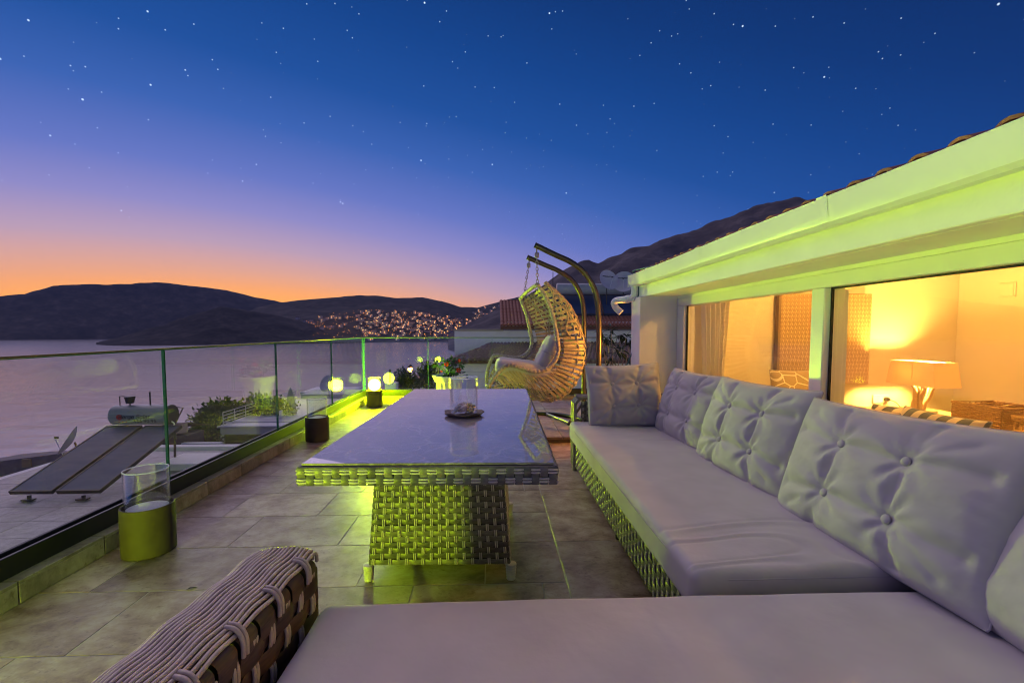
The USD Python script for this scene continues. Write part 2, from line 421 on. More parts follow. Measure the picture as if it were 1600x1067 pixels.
def hill(name, ridge, R, r, mat, rough=8.0, nu=150, nv=26, seed=1, zb=SEA_Z - 3, shape=1.0, back=.35):
    """A hill whose crest, at a distance R, runs through the pixels of ridge and whose foot lies at a distance r."""
    ridge = np.asarray(ridge, float)
    xs = np.linspace(ridge[0, 0], ridge[-1, 0], nu)
    ys = np.interp(xs, ridge[:, 0], ridge[:, 1])
    P = np.zeros((nu, nv + 5, 3))
    for i, (px, py) in enumerate(zip(xs, ys)):
        d = pix_dir(px, py); hd = np.array([d[0], d[1]]) / np.hypot(d[0], d[1]); sl = d[2] / np.hypot(d[0], d[1])
        top = EYE[2] + sl * R
        foot = r if np.isscalar(r) else np.interp(px, [a for a, _ in r], [b for _, b in r])
        for j in range(nv + 5):
            t = j / (nv - 1)
            dist = foot + (R - foot) * t
            k = min(t, 1.0); s = (k ** shape) * (1 - .25 * k * (1 - k))
            z = zb + (top - zb) * s
            if t > 1:
                z = top - (top - zb) * (t - 1) ** 1.3 * 4 * back
            P[i, j] = (EYE[0] + hd[0] * dist, EYE[1] + hd[1] * dist, z)
    n = meshkit.fbm(P * np.array([.006, .006, .006]) + seed * 17.3, 5, seed) - .5
    t = np.arange(nv + 5) / (nv - 1)
    amp = np.clip(t, 0, 1) * (1 - .75 * np.exp(-((t - 1) / .12) ** 2))
    ends = np.clip(np.minimum(np.arange(nu), nu - 1 - np.arange(nu)) / (nu * .16), 0, 1)[:, None]
    P[..., 2] += n * rough * 6 * amp * ends - (1 - ends) * 4
    m = (meshkit.fbm(P * .03 + seed, 3, seed + 5) - .5)
    P[..., 2] += m * rough * .9 * np.clip(t * 3, 0, 1) * ends
    solo(name, MB().grid(P, flip=True), mat, kind="structure", smooth=True)
    return P


hill("far_hills", [(-420, 500), (-250, 486), (-120, 474), (0, 463.5), (40, 459), (85, 446), (140, 443), (170, 445), (250, 441), (300, 447), (350, 454), (400, 466), (440, 472), (500, 478), (620, 500), (700, 524)],
     2900, 2500, M["hill"], 9, seed=3)
hill("headland_hill", [(150, 533), (180, 527), (215, 519), (250, 510), (300, 492), (345, 479), (380, 484), (430, 492), (480, 505), (520, 516), (560, 524), (620, 533)],
     1650, 1330, M["dark_hill"], 7, seed=5)
town = hill("town_hill", [(360, 500), (400, 480), (435, 473), (470, 469), (510, 466), (560, 462), (590, 462), (620, 466), (660, 464), (690, 470), (720, 480), (745, 481), (770, 474), (800, 466), (840, 458), (900, 450), (1000, 448)],
     2100, 1420, M["hill"], 6, seed=9, nv=40)
hill("rocky_mountain", [(700, 520), (760, 490), (810, 468), (850, 445), (880, 424), (905, 410), (918, 408), (935, 412), (960, 402), (985, 391), (1020, 381), (1060, 367), (1085, 358), (1120, 345), (1150, 333), (1180, 325),
     (1215, 314), (1245, 309), (1290, 312), (1330, 306), (1400, 300), (1500, 312), (1700, 330), (2100, 400), (2600, 470)], 1500, 500, M["rock"], 26, nu=260, nv=70, seed=13, shape=1.35)

# the slope of gardens between the terrace and the water
gx, gy = np.meshgrid(np.linspace(-120, 60, 60), np.concatenate([np.linspace(8.6, 60, 30), np.linspace(64, 420, 30)]), indexing="ij")
gz = np.interp(gy - .25 * np.minimum(gx + 5, 0) * -1, [0, 8.6, 30, 60, 120], [-4.5, -5, -11, -24, -40]) + (meshkit.fbm(np.stack([gx, gy, gx * 0], -1) * .15, 4, 2) - .5) * 2.5
solo("garden_slope", MB().grid(np.stack([gx, gy, np.maximum(gz, -42)], -1)), M["soil"], kind="structure", smooth=True)

hz = usdkit.material(stage, "/World/Looks/evening_haze", {"v": ("principled_volume", {"color": (.40, .56, 1.0), "density": 0.42e-4, "anisotropy": .2})}, [], volume="v.volume")
solo("haze", MB().box((-450, 1900, 235), (7600, 4300, 560)), hz, kind="stuff")

# houses of the town across the bay
M["house_wall"] = pm("town_house_wall", (.34, .32, .30), (.46, .43, .40), .08, .8)
M["house_roof"] = pm("town_house_roof", (.16, .08, .05), rough=.8)
M["lit1"] = glow_mat("town_window_amber", (1, .36, .05), 9.0)
M["lit2"] = glow_mat("town_window_warm", (1, .5, .14), 8.0)
M["lit3"] = glow_mat("town_window_pale", (1, .7, .36), 6.0)
stage.CreateClassPrim("/World/town_house_kinds")
rnd = random.Random(4)
kinds = []
for k in range(8):
    path = f"/World/town_house_kinds/kind_{'abcdefgh'[k]}"
    UsdGeom.Xform.Define(stage, path)
    t = T(path, (0, 0, 0))
    w, d, h = rnd.uniform(9, 16), rnd.uniform(8, 12), rnd.choice([5.5, 6.5, 8.5, 9.0])
    part("wall", MB().box((0, 0, h / 2 - 3), (w, d, h + 6)), M["house_wall"], t)
    if k % 2:
        part("roof", MB().box((0, 0, h + .35), (w + .8, d + .8, .7)).box((0, 0, h + 1), (w * .6, d * .6, .9), .3), M["house_roof"], t)
    else:
        part("roof", MB().box((0, 0, h + .2), (w + .3, d + .3, .4)).box((w * .2, 0, h + 1.2), (3, 3, 2)), M["house_wall"], t)
    for q in range([2, 1, 3, 1, 2, 0, 1, 0][k]):
        part("window", MB().box((rnd.uniform(-w * .35, w * .35), -d / 2 - .06, rnd.choice([1.8, h - 2])), (rnd.uniform(1.1, 2.4), .1, 1.2)), M[rnd.choice(["lit1", "lit1", "lit2", "lit3"])], t)
    kinds.append(path)
nu, nvt = town.shape[0], town.shape[1]
pxs = np.linspace(360, 1000, nu)
kl = ["flat roofed pale town house with amber windows on the far hillside", "tiled roof town house with one lit window on the far hillside", "flat roofed pale town house with three lit windows on the far hillside",
      "low tiled house with a single lit window on the far hillside", "flat roofed block with two lit windows on the far hillside", "dark tiled house without lit windows on the far hillside",
      "small flat roofed house with one lit window on the far hillside", "unlit tiled town house on the far hillside"]
lights = MB()
octa = trimesh.creation.icosahedron()
made = 0
rnd = random.Random(11)
while made < 285:
    px = rnd.choice([rnd.uniform(440, 785), rnd.triangular(500, 785, 700)])
    lo, hi = (.06, .62) if px > 560 else (.22, .55)
    if px > 735: hi = .9
    t = rnd.uniform(lo, hi)
    if px < 570 and rnd.random() < .55: continue
    i = int(np.clip((px - 360) / 640 * (nu - 1), 0, nu - 1)); j = int(t * 39)
    p = town[i, j] + np.array([rnd.uniform(-3, 3), rnd.uniform(-8, 8), 0])
    k = rnd.randrange(8)
    copy(kinds[k], "town_house", p, rnd.uniform(-.4, .4), kl[k], "house", "houses of the town across the bay, " + kl[k].split(" on ")[0])
    made += 1
    if rnd.random() < .8:
        r = rnd.choice([.22, .3, .4, .6]); lights.add(octa.vertices * r + p + [rnd.uniform(-9, 9), -9, rnd.uniform(2, 7)], octa.faces)
for q in range(420):
    i = int(np.clip(rnd.triangular(nu * .11, nu * .66, nu * .42), 0, nu - 1)); j = int(rnd.uniform(.07, .62) * 39)
    lights.add(octa.vertices * rnd.choice([.18, .24, .32, .45]) + town[i, j] + [rnd.uniform(-5, 5), -4, rnd.uniform(3, 9)], octa.faces)
for px in np.linspace(545, 580, 7):   # lamps along the crest
    lights.add(octa.vertices * .6 + at(px, 464.5 + rnd.uniform(-1, 1), y=2080), octa.faces)
M["streetlit"] = glow_mat("street_light_amber", (1, .36, .05), 15.0)
solo("street_lights", lights, M["streetlit"], "tiny amber street lights scattered over the far hillside town", "street lights", kind="stuff")

# ------------------------------------------------------------------ terrace floor
KX, FARY = -2.14, 7.72
floor = thing("terrace_floor", "pale brown travertine terrace floor with thin grout joints", "floor", kind="structure")
part("grout_bed", MB().box((-.05, 3.2, -.0519), (4.6, 9.4, .10)), M["grout"], floor)
part("slab", MB().box((-.05, 3.2, -.26), (4.62, 9.42, .30)), M["white_paint"], floor)
rnd = random.Random(2)


def tile(x0, x1, y0, y1, z=0.0, parent=floor, th=.022):
    g = .0028
    part("tile", MB().box(((x0 + x1) / 2, (y0 + y1) / 2, z - th / 2 + rnd.uniform(-.0005, .0002)), (x1 - x0 - 2 * g, y1 - y0 - 2 * g, th), .0011), M["tile"], parent)


y = -.86; row = 0
while y < FARY:
    y1 = min(y + .43, FARY)
    x = KX - [0, .31, .12, .43][row % 4] * .9
    while x < .352:
        x1 = x + .62
        if x1 > .352 - .1: x1 = .352
        tile(max(x, KX), x1, y, y1); x = x1
    y = y1; row += 1
y = -.86
while y < FARY:
    y1 = min(y + .86, FARY)
    for a, b in ((.352, .972), (.972, 1.75)):
        if y < 4.6: tile(a, b, y, y1)
        else: tile(a, b, y, y1)
    if y > 4.2:
        tile(1.75, 2.25, y, y1)
    y = y1

# the low stone platform under the swing
plat = thing("stone_platform", "low raised stone platform under the hanging chair", "platform", (.95, 6.2, 0))
rz_ = .062
part("platform_core", MB().box((1.16, 6.22, .02), (1.66, 2.62, .035)), M["grout"], plat)
for a in range(4):
    for b in range(3):
        xa, ya = .33 + a * .42, 4.90 + b * .88
        tile(xa, xa + .42, ya, ya + .88, rz_, plat, .024)
part("riser", MB().box((1.17, 4.898, .021), (1.68, .016, .038)), pm("dark_riser_stone", (.055, .032, .022), (.09, .055, .038), 14, .5), plat)

# the kerb below the glass
kerb = thing("stone_kerb", "low travertine kerb under the glass railing", "kerb", kind="structure")
part("kerb_core", MB().box((KX - .145, 3.2, .035), (.25, 9.3, .105)).box((-.05, FARY + .15, .035), (4.6, .25, .105)), M["grout"], kerb)
y = -1.1
while y < FARY - .02:
    y1 = min(y + .452, FARY)
    part("kerb_stone", MB().box((KX - .006, (y + y1) / 2, .046), (.024, y1 - y - .005, .088), .002), M["kerb"], kerb)
    part("cap_stone", MB().box((KX - .125, (y + y1) / 2, .099), (.262, y1 - y - .005, .018), .002), M["kerb"], kerb)
    y = y1
x = KX
while x < 2.2:
    x1 = min(x + .452, 2.25)
    part("kerb_stone", MB().box(((x + x1) / 2, FARY + .006, .046), (x1 - x - .005, .024, .088), .002), M["kerb"], kerb)
    part("cap_stone", MB().box(((x + x1) / 2, FARY + .125, .099), (x1 - x - .005, .262, .018), .002), M["kerb"], kerb)
    x = x1

# ------------------------------------------------------------------ glass railing
GX, GY = -2.24, 7.9
rail = thing("glass_railing", "frameless glass railing in a black metal base channel along the terrace edge", "railing", (GX, 3, .1))
part("base_channel", MB().box((GX + .032, 3.1, .158), (.018, 9.6, .10), .003).box((GX - .032, 3.1, .158), (.018, 9.6, .10), .003).box((GX, 3.1, .117), (.045, 9.6, .018)), M["black"], rail)
part("base_channel", MB().box((0, GY + .032, .158), (4.55, .018, .10), .003).box((0, GY - .032, .158), (4.44, .018, .10), .003).box((0.02, GY, .117), (4.4, .045, .018)), M["black"], rail)
ys = [-1.6] + [float(at(px, 600, x=GX)[1]) for px in (257, 432, 518.5)] + [GY - .012]
ys = [-1.6, .95] + ys[1:]
def pane(a, b, along):
    c, L = (a + b) / 2, b - a - .012
    if along == "y":
        part("glass_pane", MB().box((GX, c, .63), (.016, L, .93)), M["glass"], rail)
        e = MB().box((GX, c, 1.0975), (.0165, L + .001, .005))
        for yy in (a + .005, b - .005):
            e.box((GX, yy, .63), (.0165, .0022, .93))
    else:
        part("glass_pane", MB().box((c, GY, .63), (L, .016, .93)), M["glass"], rail)
        e = MB().box((c, GY, 1.0975), (L + .001, .0165, .005))
        for xx in (a + .005, b - .005):
            e.box((xx, GY, .63), (.0022, .0165, .93))
    part("glass_edge", e, M["edge_glass"], rail)
for a, b in zip(ys[:-1], ys[1:]):
    pane(a, b, "y")
xs = [GX + .012] + [float(at(px, 600, y=GY)[0]) for px in (669.5, 769)] + [1.15, 2.25]
for a, b in zip(xs[:-1], xs[1:]):
    pane(a, b, "x")
hr = MB().box((GX, 3.15, 1.106), (.022, 9.5, .010), .002).box((0, GY, 1.106), (4.5, .022, .0101), .002)
part("top_trim", hr, M["bronze"], rail)
# ------------------------------------------------------------------ the house on the right
WX = 1.75
YR = 4.30           # return wall at the far end
YB, XB, ZB, ZT = -1.6, 4.6, -.55, 2.25   # room behind the windows
house = thing("white_house", "white rendered house with low tiled eaves and wide lit windows", "house", (WX, 2, 0))
M["inner_wall"] = pm("cream_room_wall", (.78, .72, .60), (.82, .76, .64), 2, .85)
M["inner_floor"] = pm("oak_room_floor", (.22, .12, .06), (.30, .18, .10), 4, .4, stretch=(1, 8, 1))
# walls are laid butted: below the windows, above them, the return wall, room shell
wall = MB()
wall.box((WX + .10, (YB + YR) / 2, -.02), (.20, YR - YB, .98))
wall.box((1.57, YR + .135, .625), (.36, .27, 1.85))
part("wall", wall, M["white_paint"], house)
inn = MB()
def gable(y0, y1):                                       # a wall whose top follows the roof
    q = [(1.752, -.6), (XB - .06, -.6), (XB - .06, 2.50), (1.752, 1.69)]
    vv = np.array([(a_, yy, b_) for yy in (y0, y1) for a_, b_ in q])
    inn.add(vv, np.array([[0, 1, 2, 3], [7, 6, 5, 4], [0, 4, 5, 1], [1, 5, 6, 2], [2, 6, 7, 3], [3, 7, 4, 0]]))
gable(YR, YR + .22)                                      # end wall seen through the panes
inn.box((XB, (YB + YR) / 2, .95), (.12, YR - YB + .4, 3.1))
gable(YB - .14, YB - .002)
inn.box((3.16, 1.35, 2.105), (2.93, 6.0, .05), 0, roty(-.285))
part("room_wall", inn, M["inner_wall"], house)
part("room_floor", MB().box((3.2, 1.35, ZB), (2.8, 5.9, .1)), M["inner_floor"], house)
# lintel beam / fascia, gutter and roof
fas = MB()
fas.box((WX + .10, (YB + YR) / 2, 1.64), (.20, YR - YB, .22))     # wall above window
part("lintel", fas, M["white_paint"], house)
soff = MB().box((1.615, 1.42, 1.60), (.27, 6.1, .10), .004)
soff.box((1.455, 1.42, 1.655), (.05, 6.1, .21), .004)
part("fascia", soff, M["white_paint"], house)
# gutter: a half open trough
gp = np.array([(1.438, 1.775), (1.438, 1.672), (1.425, 1.66), (1.372, 1.655), (1.355, 1.668), (1.345, 1.70), (1.340, 1.755), (1.336, 1.768), (1.342, 1.771), (1.348, 1.755), (1.353, 1.70), (1.362, 1.674), (1.42, 1.668), (1.43, 1.69), (1.432, 1.775)])
G0, G1 = YB, YR + .24
P = np.stack([np.stack([gp[:, 0], np.full(len(gp), yy), gp[:, 1]], -1) for yy in np.linspace(G0, G1, 24)], 0)
P[..., 2] += .002 * np.sin(P[..., 1] * 3.1)
g = part("gutter", MB().grid(P).box((1.388, G1 - .003, 1.715), (.10, .006, .11)), M["gutter"], house, smooth=25)
for px in (1284, 1091, 1012):
    yy = float(at(px, 330, x=1.34)[1])
    part("gutter_joint", MB().grid(np.stack([np.stack([1.387 + (gp[1:9, 0] - 1.387) * 1.05, np.full(8, yy + o), 1.714 + (gp[1:9, 1] - 1.714) * 1.05 + .002], -1) for o in (-.03, -.022, -.02, .02, .022, .03)], 0)), M["gutter"], house, smooth=25)
    part("gutter_clip", MB().box((1.352, yy + .012, 1.772), (.03, .02, .008), .002), M["gutter"], house)
# down pipe: out of the gutter end, elbow, back to the wall
dp = curve([(1.39, YR + .18, 1.67), (1.39, YR + .18, 1.60), (1.375, YR + .19, 1.555), (1.33, YR + .23, 1.54), (1.26, YR + .32, 1.535), (1.235, YR + .36, 1.51), (1.26, YR + .375, 1.46), (1.31, YR + .36, 1.41)], 40)
part("downpipe", MB().tube(dp, .034, 14), M["gutter"], house, smooth=40)
part("pipe_collar", MB().tube([dp[15], dp[17]], .039, 14), M["gutter"], house, smooth=40)
# roof of barrel tiles rising from the gutter
roof = part("roof", MB().box((3.05, 1.4, 2.18), (3.5, 6.2, .05), 0, roty(-.285)), M["terracotta"], house)
ang = .285
ca, sa = math.cos(ang), math.sin(ang)
t_ = np.linspace(0, PI, 9)
for k in range(44):
    yy = YR + .12 - k * .134
    for c in range(2):
        r0, r1 = .054, .044
        L0 = 1.40 + c * .33
        rows = []
        for s_, rr in ((0, r0), (.37, r1)):
            cx, cz = L0 + s_ * ca, 1.753 + (L0 - 1.40) * sa / ca + s_ * sa + (.0 if s_ == 0 else -.012) + .01
            rows.append([(cx - rr * math.sin(a) * sa, yy + rr * math.cos(a), cz + rr * .8 * math.sin(a) * ca) for a in t_])
        inner = [[(x_, yy + (y_ - yy) * .82, z_ - .010) for x_, y_, z_ in r_] for r_ in rows]
        mbt = MB().grid(np.array(rows)).grid(np.array(inner), flip=True).grid(np.array([rows[0], inner[0]]), flip=True)
        part("roof_tile", mbt, M["terracotta"], roof, smooth=40)

# windows -------------------------------------------------------------
ZG, ZF, ZS = 1.454, 1.53, .47
ym = [float(at(px, 520, x=WX)[1]) for px in (1058, 1068, 1268.5, 1289)]     # frame edge, glass edge, mullion edges
win = part("window", MB().box((WX + .05, (YB + ym[0]) / 2, (ZG + ZF) / 2), (.11, ym[0] - YB, ZF - ZG - .002), .004), M["white_upvc"], house)
part("frame_side", MB().box((WX + .05, (ym[0] + ym[1]) / 2, (ZG + ZS) / 2), (.108, ym[0] - ym[1], ZG - ZS), .004), M["white_upvc"], win)
part("mullion", MB().box((WX + .047, (ym[2] + ym[3]) / 2, (ZG + ZS) / 2), (.116, ym[2] - ym[3], ZG - ZS), .005), M["white_upvc"], win)
part("sill", MB().box((WX + .05, (YB + ym[0]) / 2, ZS - .03), (.14, ym[0] - YB, .058), .005), M["white_upvc"], win)
yg = float(at(1296, 520, x=WX + .03)[1]); yg2 = float(at(1299.5, 520, x=WX + .03)[1]); yi = float(at(1312, 520, x=WX + .09)[1])
part("gasket", MB().box((WX + .030, (ym[3] + yg2) / 2 - .001, (ZG + ZS) / 2), (.014, ym[3] - yg2 - .002, ZG - ZS)), M["black"], win)
part("gasket", MB().box((WX + .030, ym[1] - .008, (ZG + ZS) / 2), (.014, .012, ZG - ZS)), M["black"], win)
part("gasket", MB().box((WX + .03, (yg2 + YB) / 2, ZG - .005), (.014, yg2 - YB, .008)), M["black"], win)
part("inner_sash", MB().box((WX + .115, yi + .035, (ZG + ZS) / 2 - .003), (.03, .075, ZG - ZS - .012)), M["white_upvc"], win)
part("glass_pane", MB().box((WX + .04, (ym[1] + ym[2]) / 2, (ZG + ZS) / 2), (.012, ym[1] - ym[2] - .018, ZG - ZS)), M["wpane"], win)
part("glass_pane", MB().box((WX + .046, (yg2 + YB) / 2, (ZG + ZS) / 2 - .002), (.012, yg2 - YB, ZG - ZS - .01)), M["wpane"], win)

# ------------------------------------------------------------------ inside the room
YE = YR - .001
def boxat(mb, px0, px1, py0, py1, y):
    a, b = at(px0, py1, y=y), at(px1, py0, y=y)
    return a, b
M["pattern"] = usdkit.material(stage, "/World/Looks/patterned_canvas", {
    "g": ("geometry", {}), "mp": ("mapping", {"scale": (26, 26, 26)}), "v": ("voronoi_texture", {"scale": 1.0, "randomness": .0, "metric": "manhattan"}),
    "w": ("wave_texture", {"wave_type": "rings", "rings_direction": "spherical", "scale": 1.2, "distortion": 3.0}), "m": ("mix", {"mix_type": "difference", "fac": .7}),
    "r": ("rgb_ramp", {"ramp": [(.2, (.30, .20, .11)), (.5, (.42, .30, .17)), (.8, (.62, .48, .28))]}), "p": ("principled_bsdf", {"roughness": .8})},
    [("g.position", "mp.vector"), ("mp.vector", "v.vector"), ("mp.vector", "w.vector"), ("v.distance", "m.color1"), ("w.fac", "m.color2"), ("m.color", "r.fac"), ("r.color", "p.base_color")], surface="p.BSDF")
a, b = at(1214, 600, y=YE - .05), at(1360, 459.5, y=YE - .05)
pan = thing("patterned_panel", "tall beige patterned canvas panel hung on the end wall of the room", "panel", ((a[0] + b[0]) / 2, YE, a[2]))
part("canvas", MB().box(((a + b) / 2), (b[0] - a[0], .05, b[2] - a[2]), .004), M["pattern"], pan)
part("frame_edge", MB().box((a[0] - .012, YE - .05, (a[2] + b[2]) / 2), (.022, .056, b[2] - a[2])), pm("panel_edge", (.20, .14, .09), rough=.7), pan)
# curtain at the far end of the room
cx0, cx1 = float(at(1098, 560, y=4.12)[0]), float(at(1136, 560, y=4.12)[0])
uu = np.linspace(0, 1, 60); zz = np.linspace(-.45, 1.9, 24)
P = np.zeros((60, 24, 3))
for j, z_ in enumerate(zz):
    w = .55 + .45 * abs((z_ - .35) / 1.4)
    P[:, j, 0] = (cx0 + cx1) / 2 + (uu - .5) * (cx1 - cx0) * w * 1.2; P[:, j, 1] = 4.14 + .028 * np.sin(uu * 34 + z_); P[:, j, 2] = z_
cur = thing("sheer_curtain", "sheer white curtain gathered at the far end of the lit room", "curtain", (cx0, 4.14, -.4))
part("drape", MB().grid(P), usdkit.material(stage, "/World/Looks/sheer_cloth", {"d": ("diffuse_bsdf", {"color": (.88, .86, .84)}), "t": ("translucent_bsdf", {"color": (.8, .78, .76)}), "m": ("mix_closure", {"fac": .3})},
     [("d.BSDF", "m.closure1"), ("t.BSDF", "m.closure2")], surface="m.closure"), cur, smooth=True)
part("curtain_rod", MB().tube([(cx0 - .1, 4.14, 1.91), (cx1 + .2, 4.14, 1.91)], .012), M["bronze"], cur)

# bedside table, lamp
M["spot"] = glow_mat("warm_spot_bulb", (1.0, .49, .09), 720.0)
LY = 3.86
NZ = float(at(1440, 650, y=3.75)[2])
lc = at(1441, 583, y=LY)          # lamp shade centre
wood = pm("pale_wood_top", (.50, .36, .20), (.62, .46, .27), 5, .45, stretch=(1, 9, 1))
tb = thing("bedside_table", "long pale bedside table under the lamp and baskets", "table", (lc[0], 3.4, ZB))
part("table_top", MB().box((lc[0] + .05, 3.15, NZ - .02), (.62, 2.2, .04), .004), wood, tb)
part("drawer_front", MB().box((lc[0] - .24, 3.15, NZ - .22), (.02, 2.1, .34), .004), wood, tb)
part("table_body", MB().box((lc[0] + .08, 3.15, (NZ + ZB) / 2 - .02), (.54, 2.12, NZ - ZB - .05)), M["inner_wall"], tb)
lamp = thing("table_lamp", "lit table lamp with a driftwood base and rectangular cream shade", "lamp", (lc[0], LY, NZ))
M["shade"] = usdkit.material(stage, "/World/Looks/cream_lampshade", {"d": ("diffuse_bsdf", {"color": (.78, .66, .50)}), "t": ("translucent_bsdf", {"color": (.80, .62, .40)}), "m": ("mix_closure", {"fac": .45})},
     [("d.BSDF", "m.closure1"), ("t.BSDF", "m.closure2")], surface="m.closure")
sh = MB()
hz0, hz1 = lc[2] - .105, lc[2] + .105
def ring(hx, hy, z):
    return [(lc[0] + sx * hx, LY + sy * hy, z) for sx, sy in ((-1, -1), (1, -1), (1, 1), (-1, 1), (-1, -1))]
sh.grid(np.array([ring(.12, .235, hz0), ring(.105, .205, hz1)])); sh.grid(np.array([ring(.117, .232, hz0), ring(.102, .202, hz1)]), flip=True)
sh.grid(np.array([ring(.12, .235, hz0), ring(.117, .232, hz0)]), flip=True); sh.grid(np.array([ring(.105, .205, hz1), ring(.102, .202, hz1)]))
shade = part("lamp_shade", sh, M["shade"], lamp)
part("seam", MB().box((lc[0] - .1145, LY - .02, lc[2]), (.003, .006, .2)), M["shade"], shade)
M["bulb"] = glow_mat("warm_bulb", (1.0, .52, .10), 1500.0)
part("bulb", trimesh.creation.icosphere(3, .045).apply_translation((lc[0], LY + .02, lc[2])), M["bulb"], lamp, smooth=True)
part("stem", MB().tube([(lc[0], LY, NZ + .1), (lc[0], LY, lc[2] - .05)], .008), M["bronze"], lamp)
drift = pm("driftwood", (.42, .30, .19), (.60, .46, .31), 14, .8, .5, 60, .004, (1, 1, .3))
rnd = random.Random(8)
for k in range(9):
    a0 = rnd.uniform(0, 2 * PI); r0 = rnd.uniform(.01, .05); r1 = rnd.uniform(.04, .13); H = hz0 - NZ + .02
    pts = [(lc[0] + r0 * math.cos(a0), LY + r0 * math.sin(a0), NZ)]
    for s_ in (.3, .6, .85, 1.0):
        rr = r0 + (r1 - r0) * s_ ** 1.3 + rnd.uniform(-.012, .012); aa = a0 + rnd.uniform(-.3, .3)
        pts.append((lc[0] + rr * .6 * math.cos(aa), LY + rr * 1.1 * math.sin(aa), NZ + H * s_ * rnd.uniform(.9, 1)))
    cpt = curve(pts, 16); part("driftwood_stick", MB().tube(cpt, np.linspace(.021, .009, 16), 8), drift, lamp, smooth=60)
# its twin on the other side of the bed, just right of the picture: its glow lies on the back wall
l2 = thing("table_lamp", "lit table lamp on the near end of the bedside table, outside the picture", "lamp", (lc[0] + .06, 2.32, NZ))
o_ = np.array([.06, 2.32 - LY, 0])
part("lamp_shade", (sh.get()[0] + o_, sh.get()[1]), M["shade"], l2)
part("bulb", trimesh.creation.icosphere(3, .045).apply_translation((lc[0] + .06, 2.34, lc[2])), M["bulb"], l2, smooth=True)
part("stem", MB().lathe([(.10, 0), (.10, .02), (.02, .05), (.014, lc[2] - NZ - .05)], (lc[0] + .06, 2.32, NZ), 20), M["bronze"], l2)
# small ceiling spots above the bed, out of sight under the sloping ceiling
for cx_, cy_ in ((2.75, 3.35), (3.4, 1.6)):
    cz_ = 2.105 + (cx_ - 3.16) * math.tan(.285) - .03
    cs = thing("ceiling_spot", ["round ceiling spot over the far half of the bed, behind the eaves", "round ceiling spot over the near end of the bed, behind the eaves"][int(cy_ < 2)], "lamp", (cx_, cy_, cz_))
    part("housing", MB().lathe([(.001, .0), (.06, .0), (.065, -.01), (.065, -.05), (.055, -.055)], (cx_, cy_, cz_), 20), M["white_upvc"], cs)
    part("bulb", trimesh.creation.icosphere(2, .045).apply_translation((cx_, cy_, cz_ - .09)), M["spot"], cs, smooth=True)
# a second, unlit-looking ceiling lamp is not in the photograph; the ceiling hatch is
a = at(1575, 453, x=XB - .063)
solo("ceiling_vent", MB().box((XB - .066, a[1], a[2]), (.012, .13, .13), .003).box((XB - .074, a[1], a[2]), (.006, .11, .11), .002), M["inner_wall"], "small square white vent cover high on the room wall", "vent")
# two baskets
wick = pm("wicker_basket", (.20, .11, .045), (.42, .26, .12), 60, .7, .8, 120, .004, (1, 1, 3))
def basket(px0, px1, pyt, pyb, X, label, depth, open_weave):
    a, b = at(px0, pyb, x=X), at(px1, pyt, x=X)
    y0, y1 = min(a[1], b[1]), max(a[1], b[1]); z0, z1 = NZ + .002, NZ + (.17 if not open_weave else .13)
    t = thing("wicker_basket", label, "basket", (X, (y0 + y1) / 2, NZ))
    rows = int((z1 - z0) / .016)
    for (p, q, n_) in (((X, y0), (X, y1), (-1, 0)), ((X, y0), (X + depth, y0), (0, -1)), ((X, y1), (X + depth, y1), (0, 1)), ((X + depth, y0), (X + depth, y1), (1, 0))):
        mb = MB()
        for r_ in range(rows):
            if open_weave and 1 < r_ < rows - 2: continue
            s_ = np.linspace(0, 1, 40); L = math.hypot(q[0] - p[0], q[1] - p[1])
            o = .004 * np.sin(s_ * L / .05 * PI + r_ * PI)
            mb.tube(np.stack([p[0] + (q[0] - p[0]) * s_ + n_[0] * o, p[1] + (q[1] - p[1]) * s_ + n_[1] * o, np.full(40, z0 + .008 + r_ * .016)], -1), .008, 6)
        for s_ in np.linspace(0, 1, 8):
            c = (p[0] + (q[0] - p[0]) * s_, p[1] + (q[1] - p[1]) * s_)
            mb.tube([(c[0], c[1], z0), (c[0] + (.03 * n_[1] if open_weave else 0), c[1] + (.03 * n_[0] if open_weave else 0), z1)], .005, 5)
        part("woven_side", mb, wick, t)
    rim = [(X, y0, z1), (X + depth, y0, z1), (X + depth, y1, z1), (X, y1, z1), (X, y0, z1)]
    part("rim", MB().tube(rim, .011, 8), wick, t)
    part("base", MB().box((X + depth / 2, (y0 + y1) / 2, z0 + .004), (depth - .01, y1 - y0 - .01, .006)), wick, t)
bx = lc[0] - .12
basket(1487, 1566, 628, 650, bx, "rectangular wicker basket standing right of the lamp", .34, False)
basket(1582, 1690, 640, 660, bx + .02, "darker open lattice basket at the right edge beside the taller basket", .3, True)
# wall socket with plug and cable
s = at(1376, 623, y=YE - .008)
so = thing("wall_socket", "white wall socket with a black plug behind the pillows", "socket", tuple(s))
part("plate", MB().box(s, (.16, .012, .085), .003), M["white_upvc"], so)
part("plug", MB().tube([s + [.04, -.01, 0], s + [.04, -.045, 0]], .019, 12), M["black"], so)
part("cable", MB().tube(curve([s + [.04, -.045, 0], s + [.10, -.07, -.03], s + [.15, -.08, -.12], s + [.17, -.08, -.3]], 20), .004, 6), M["black"], so)
# bed
bed = thing("bed", "low bed with a cream cover below the window", "bed", (2.6, 3.0, ZB))
v, f = rbox((1.5, 2.6, .35), .08, 16); part("mattress", (v + np.array([2.62, 2.9, .235]), f), pm("cream_bed_cover", (.66, .56, .42), (.72, .62, .48), 5, .9), bed, smooth=True)
part("bed_base", MB().box((2.62, 2.9, -.22), (1.46, 2.56, .54), .01), wood, bed)
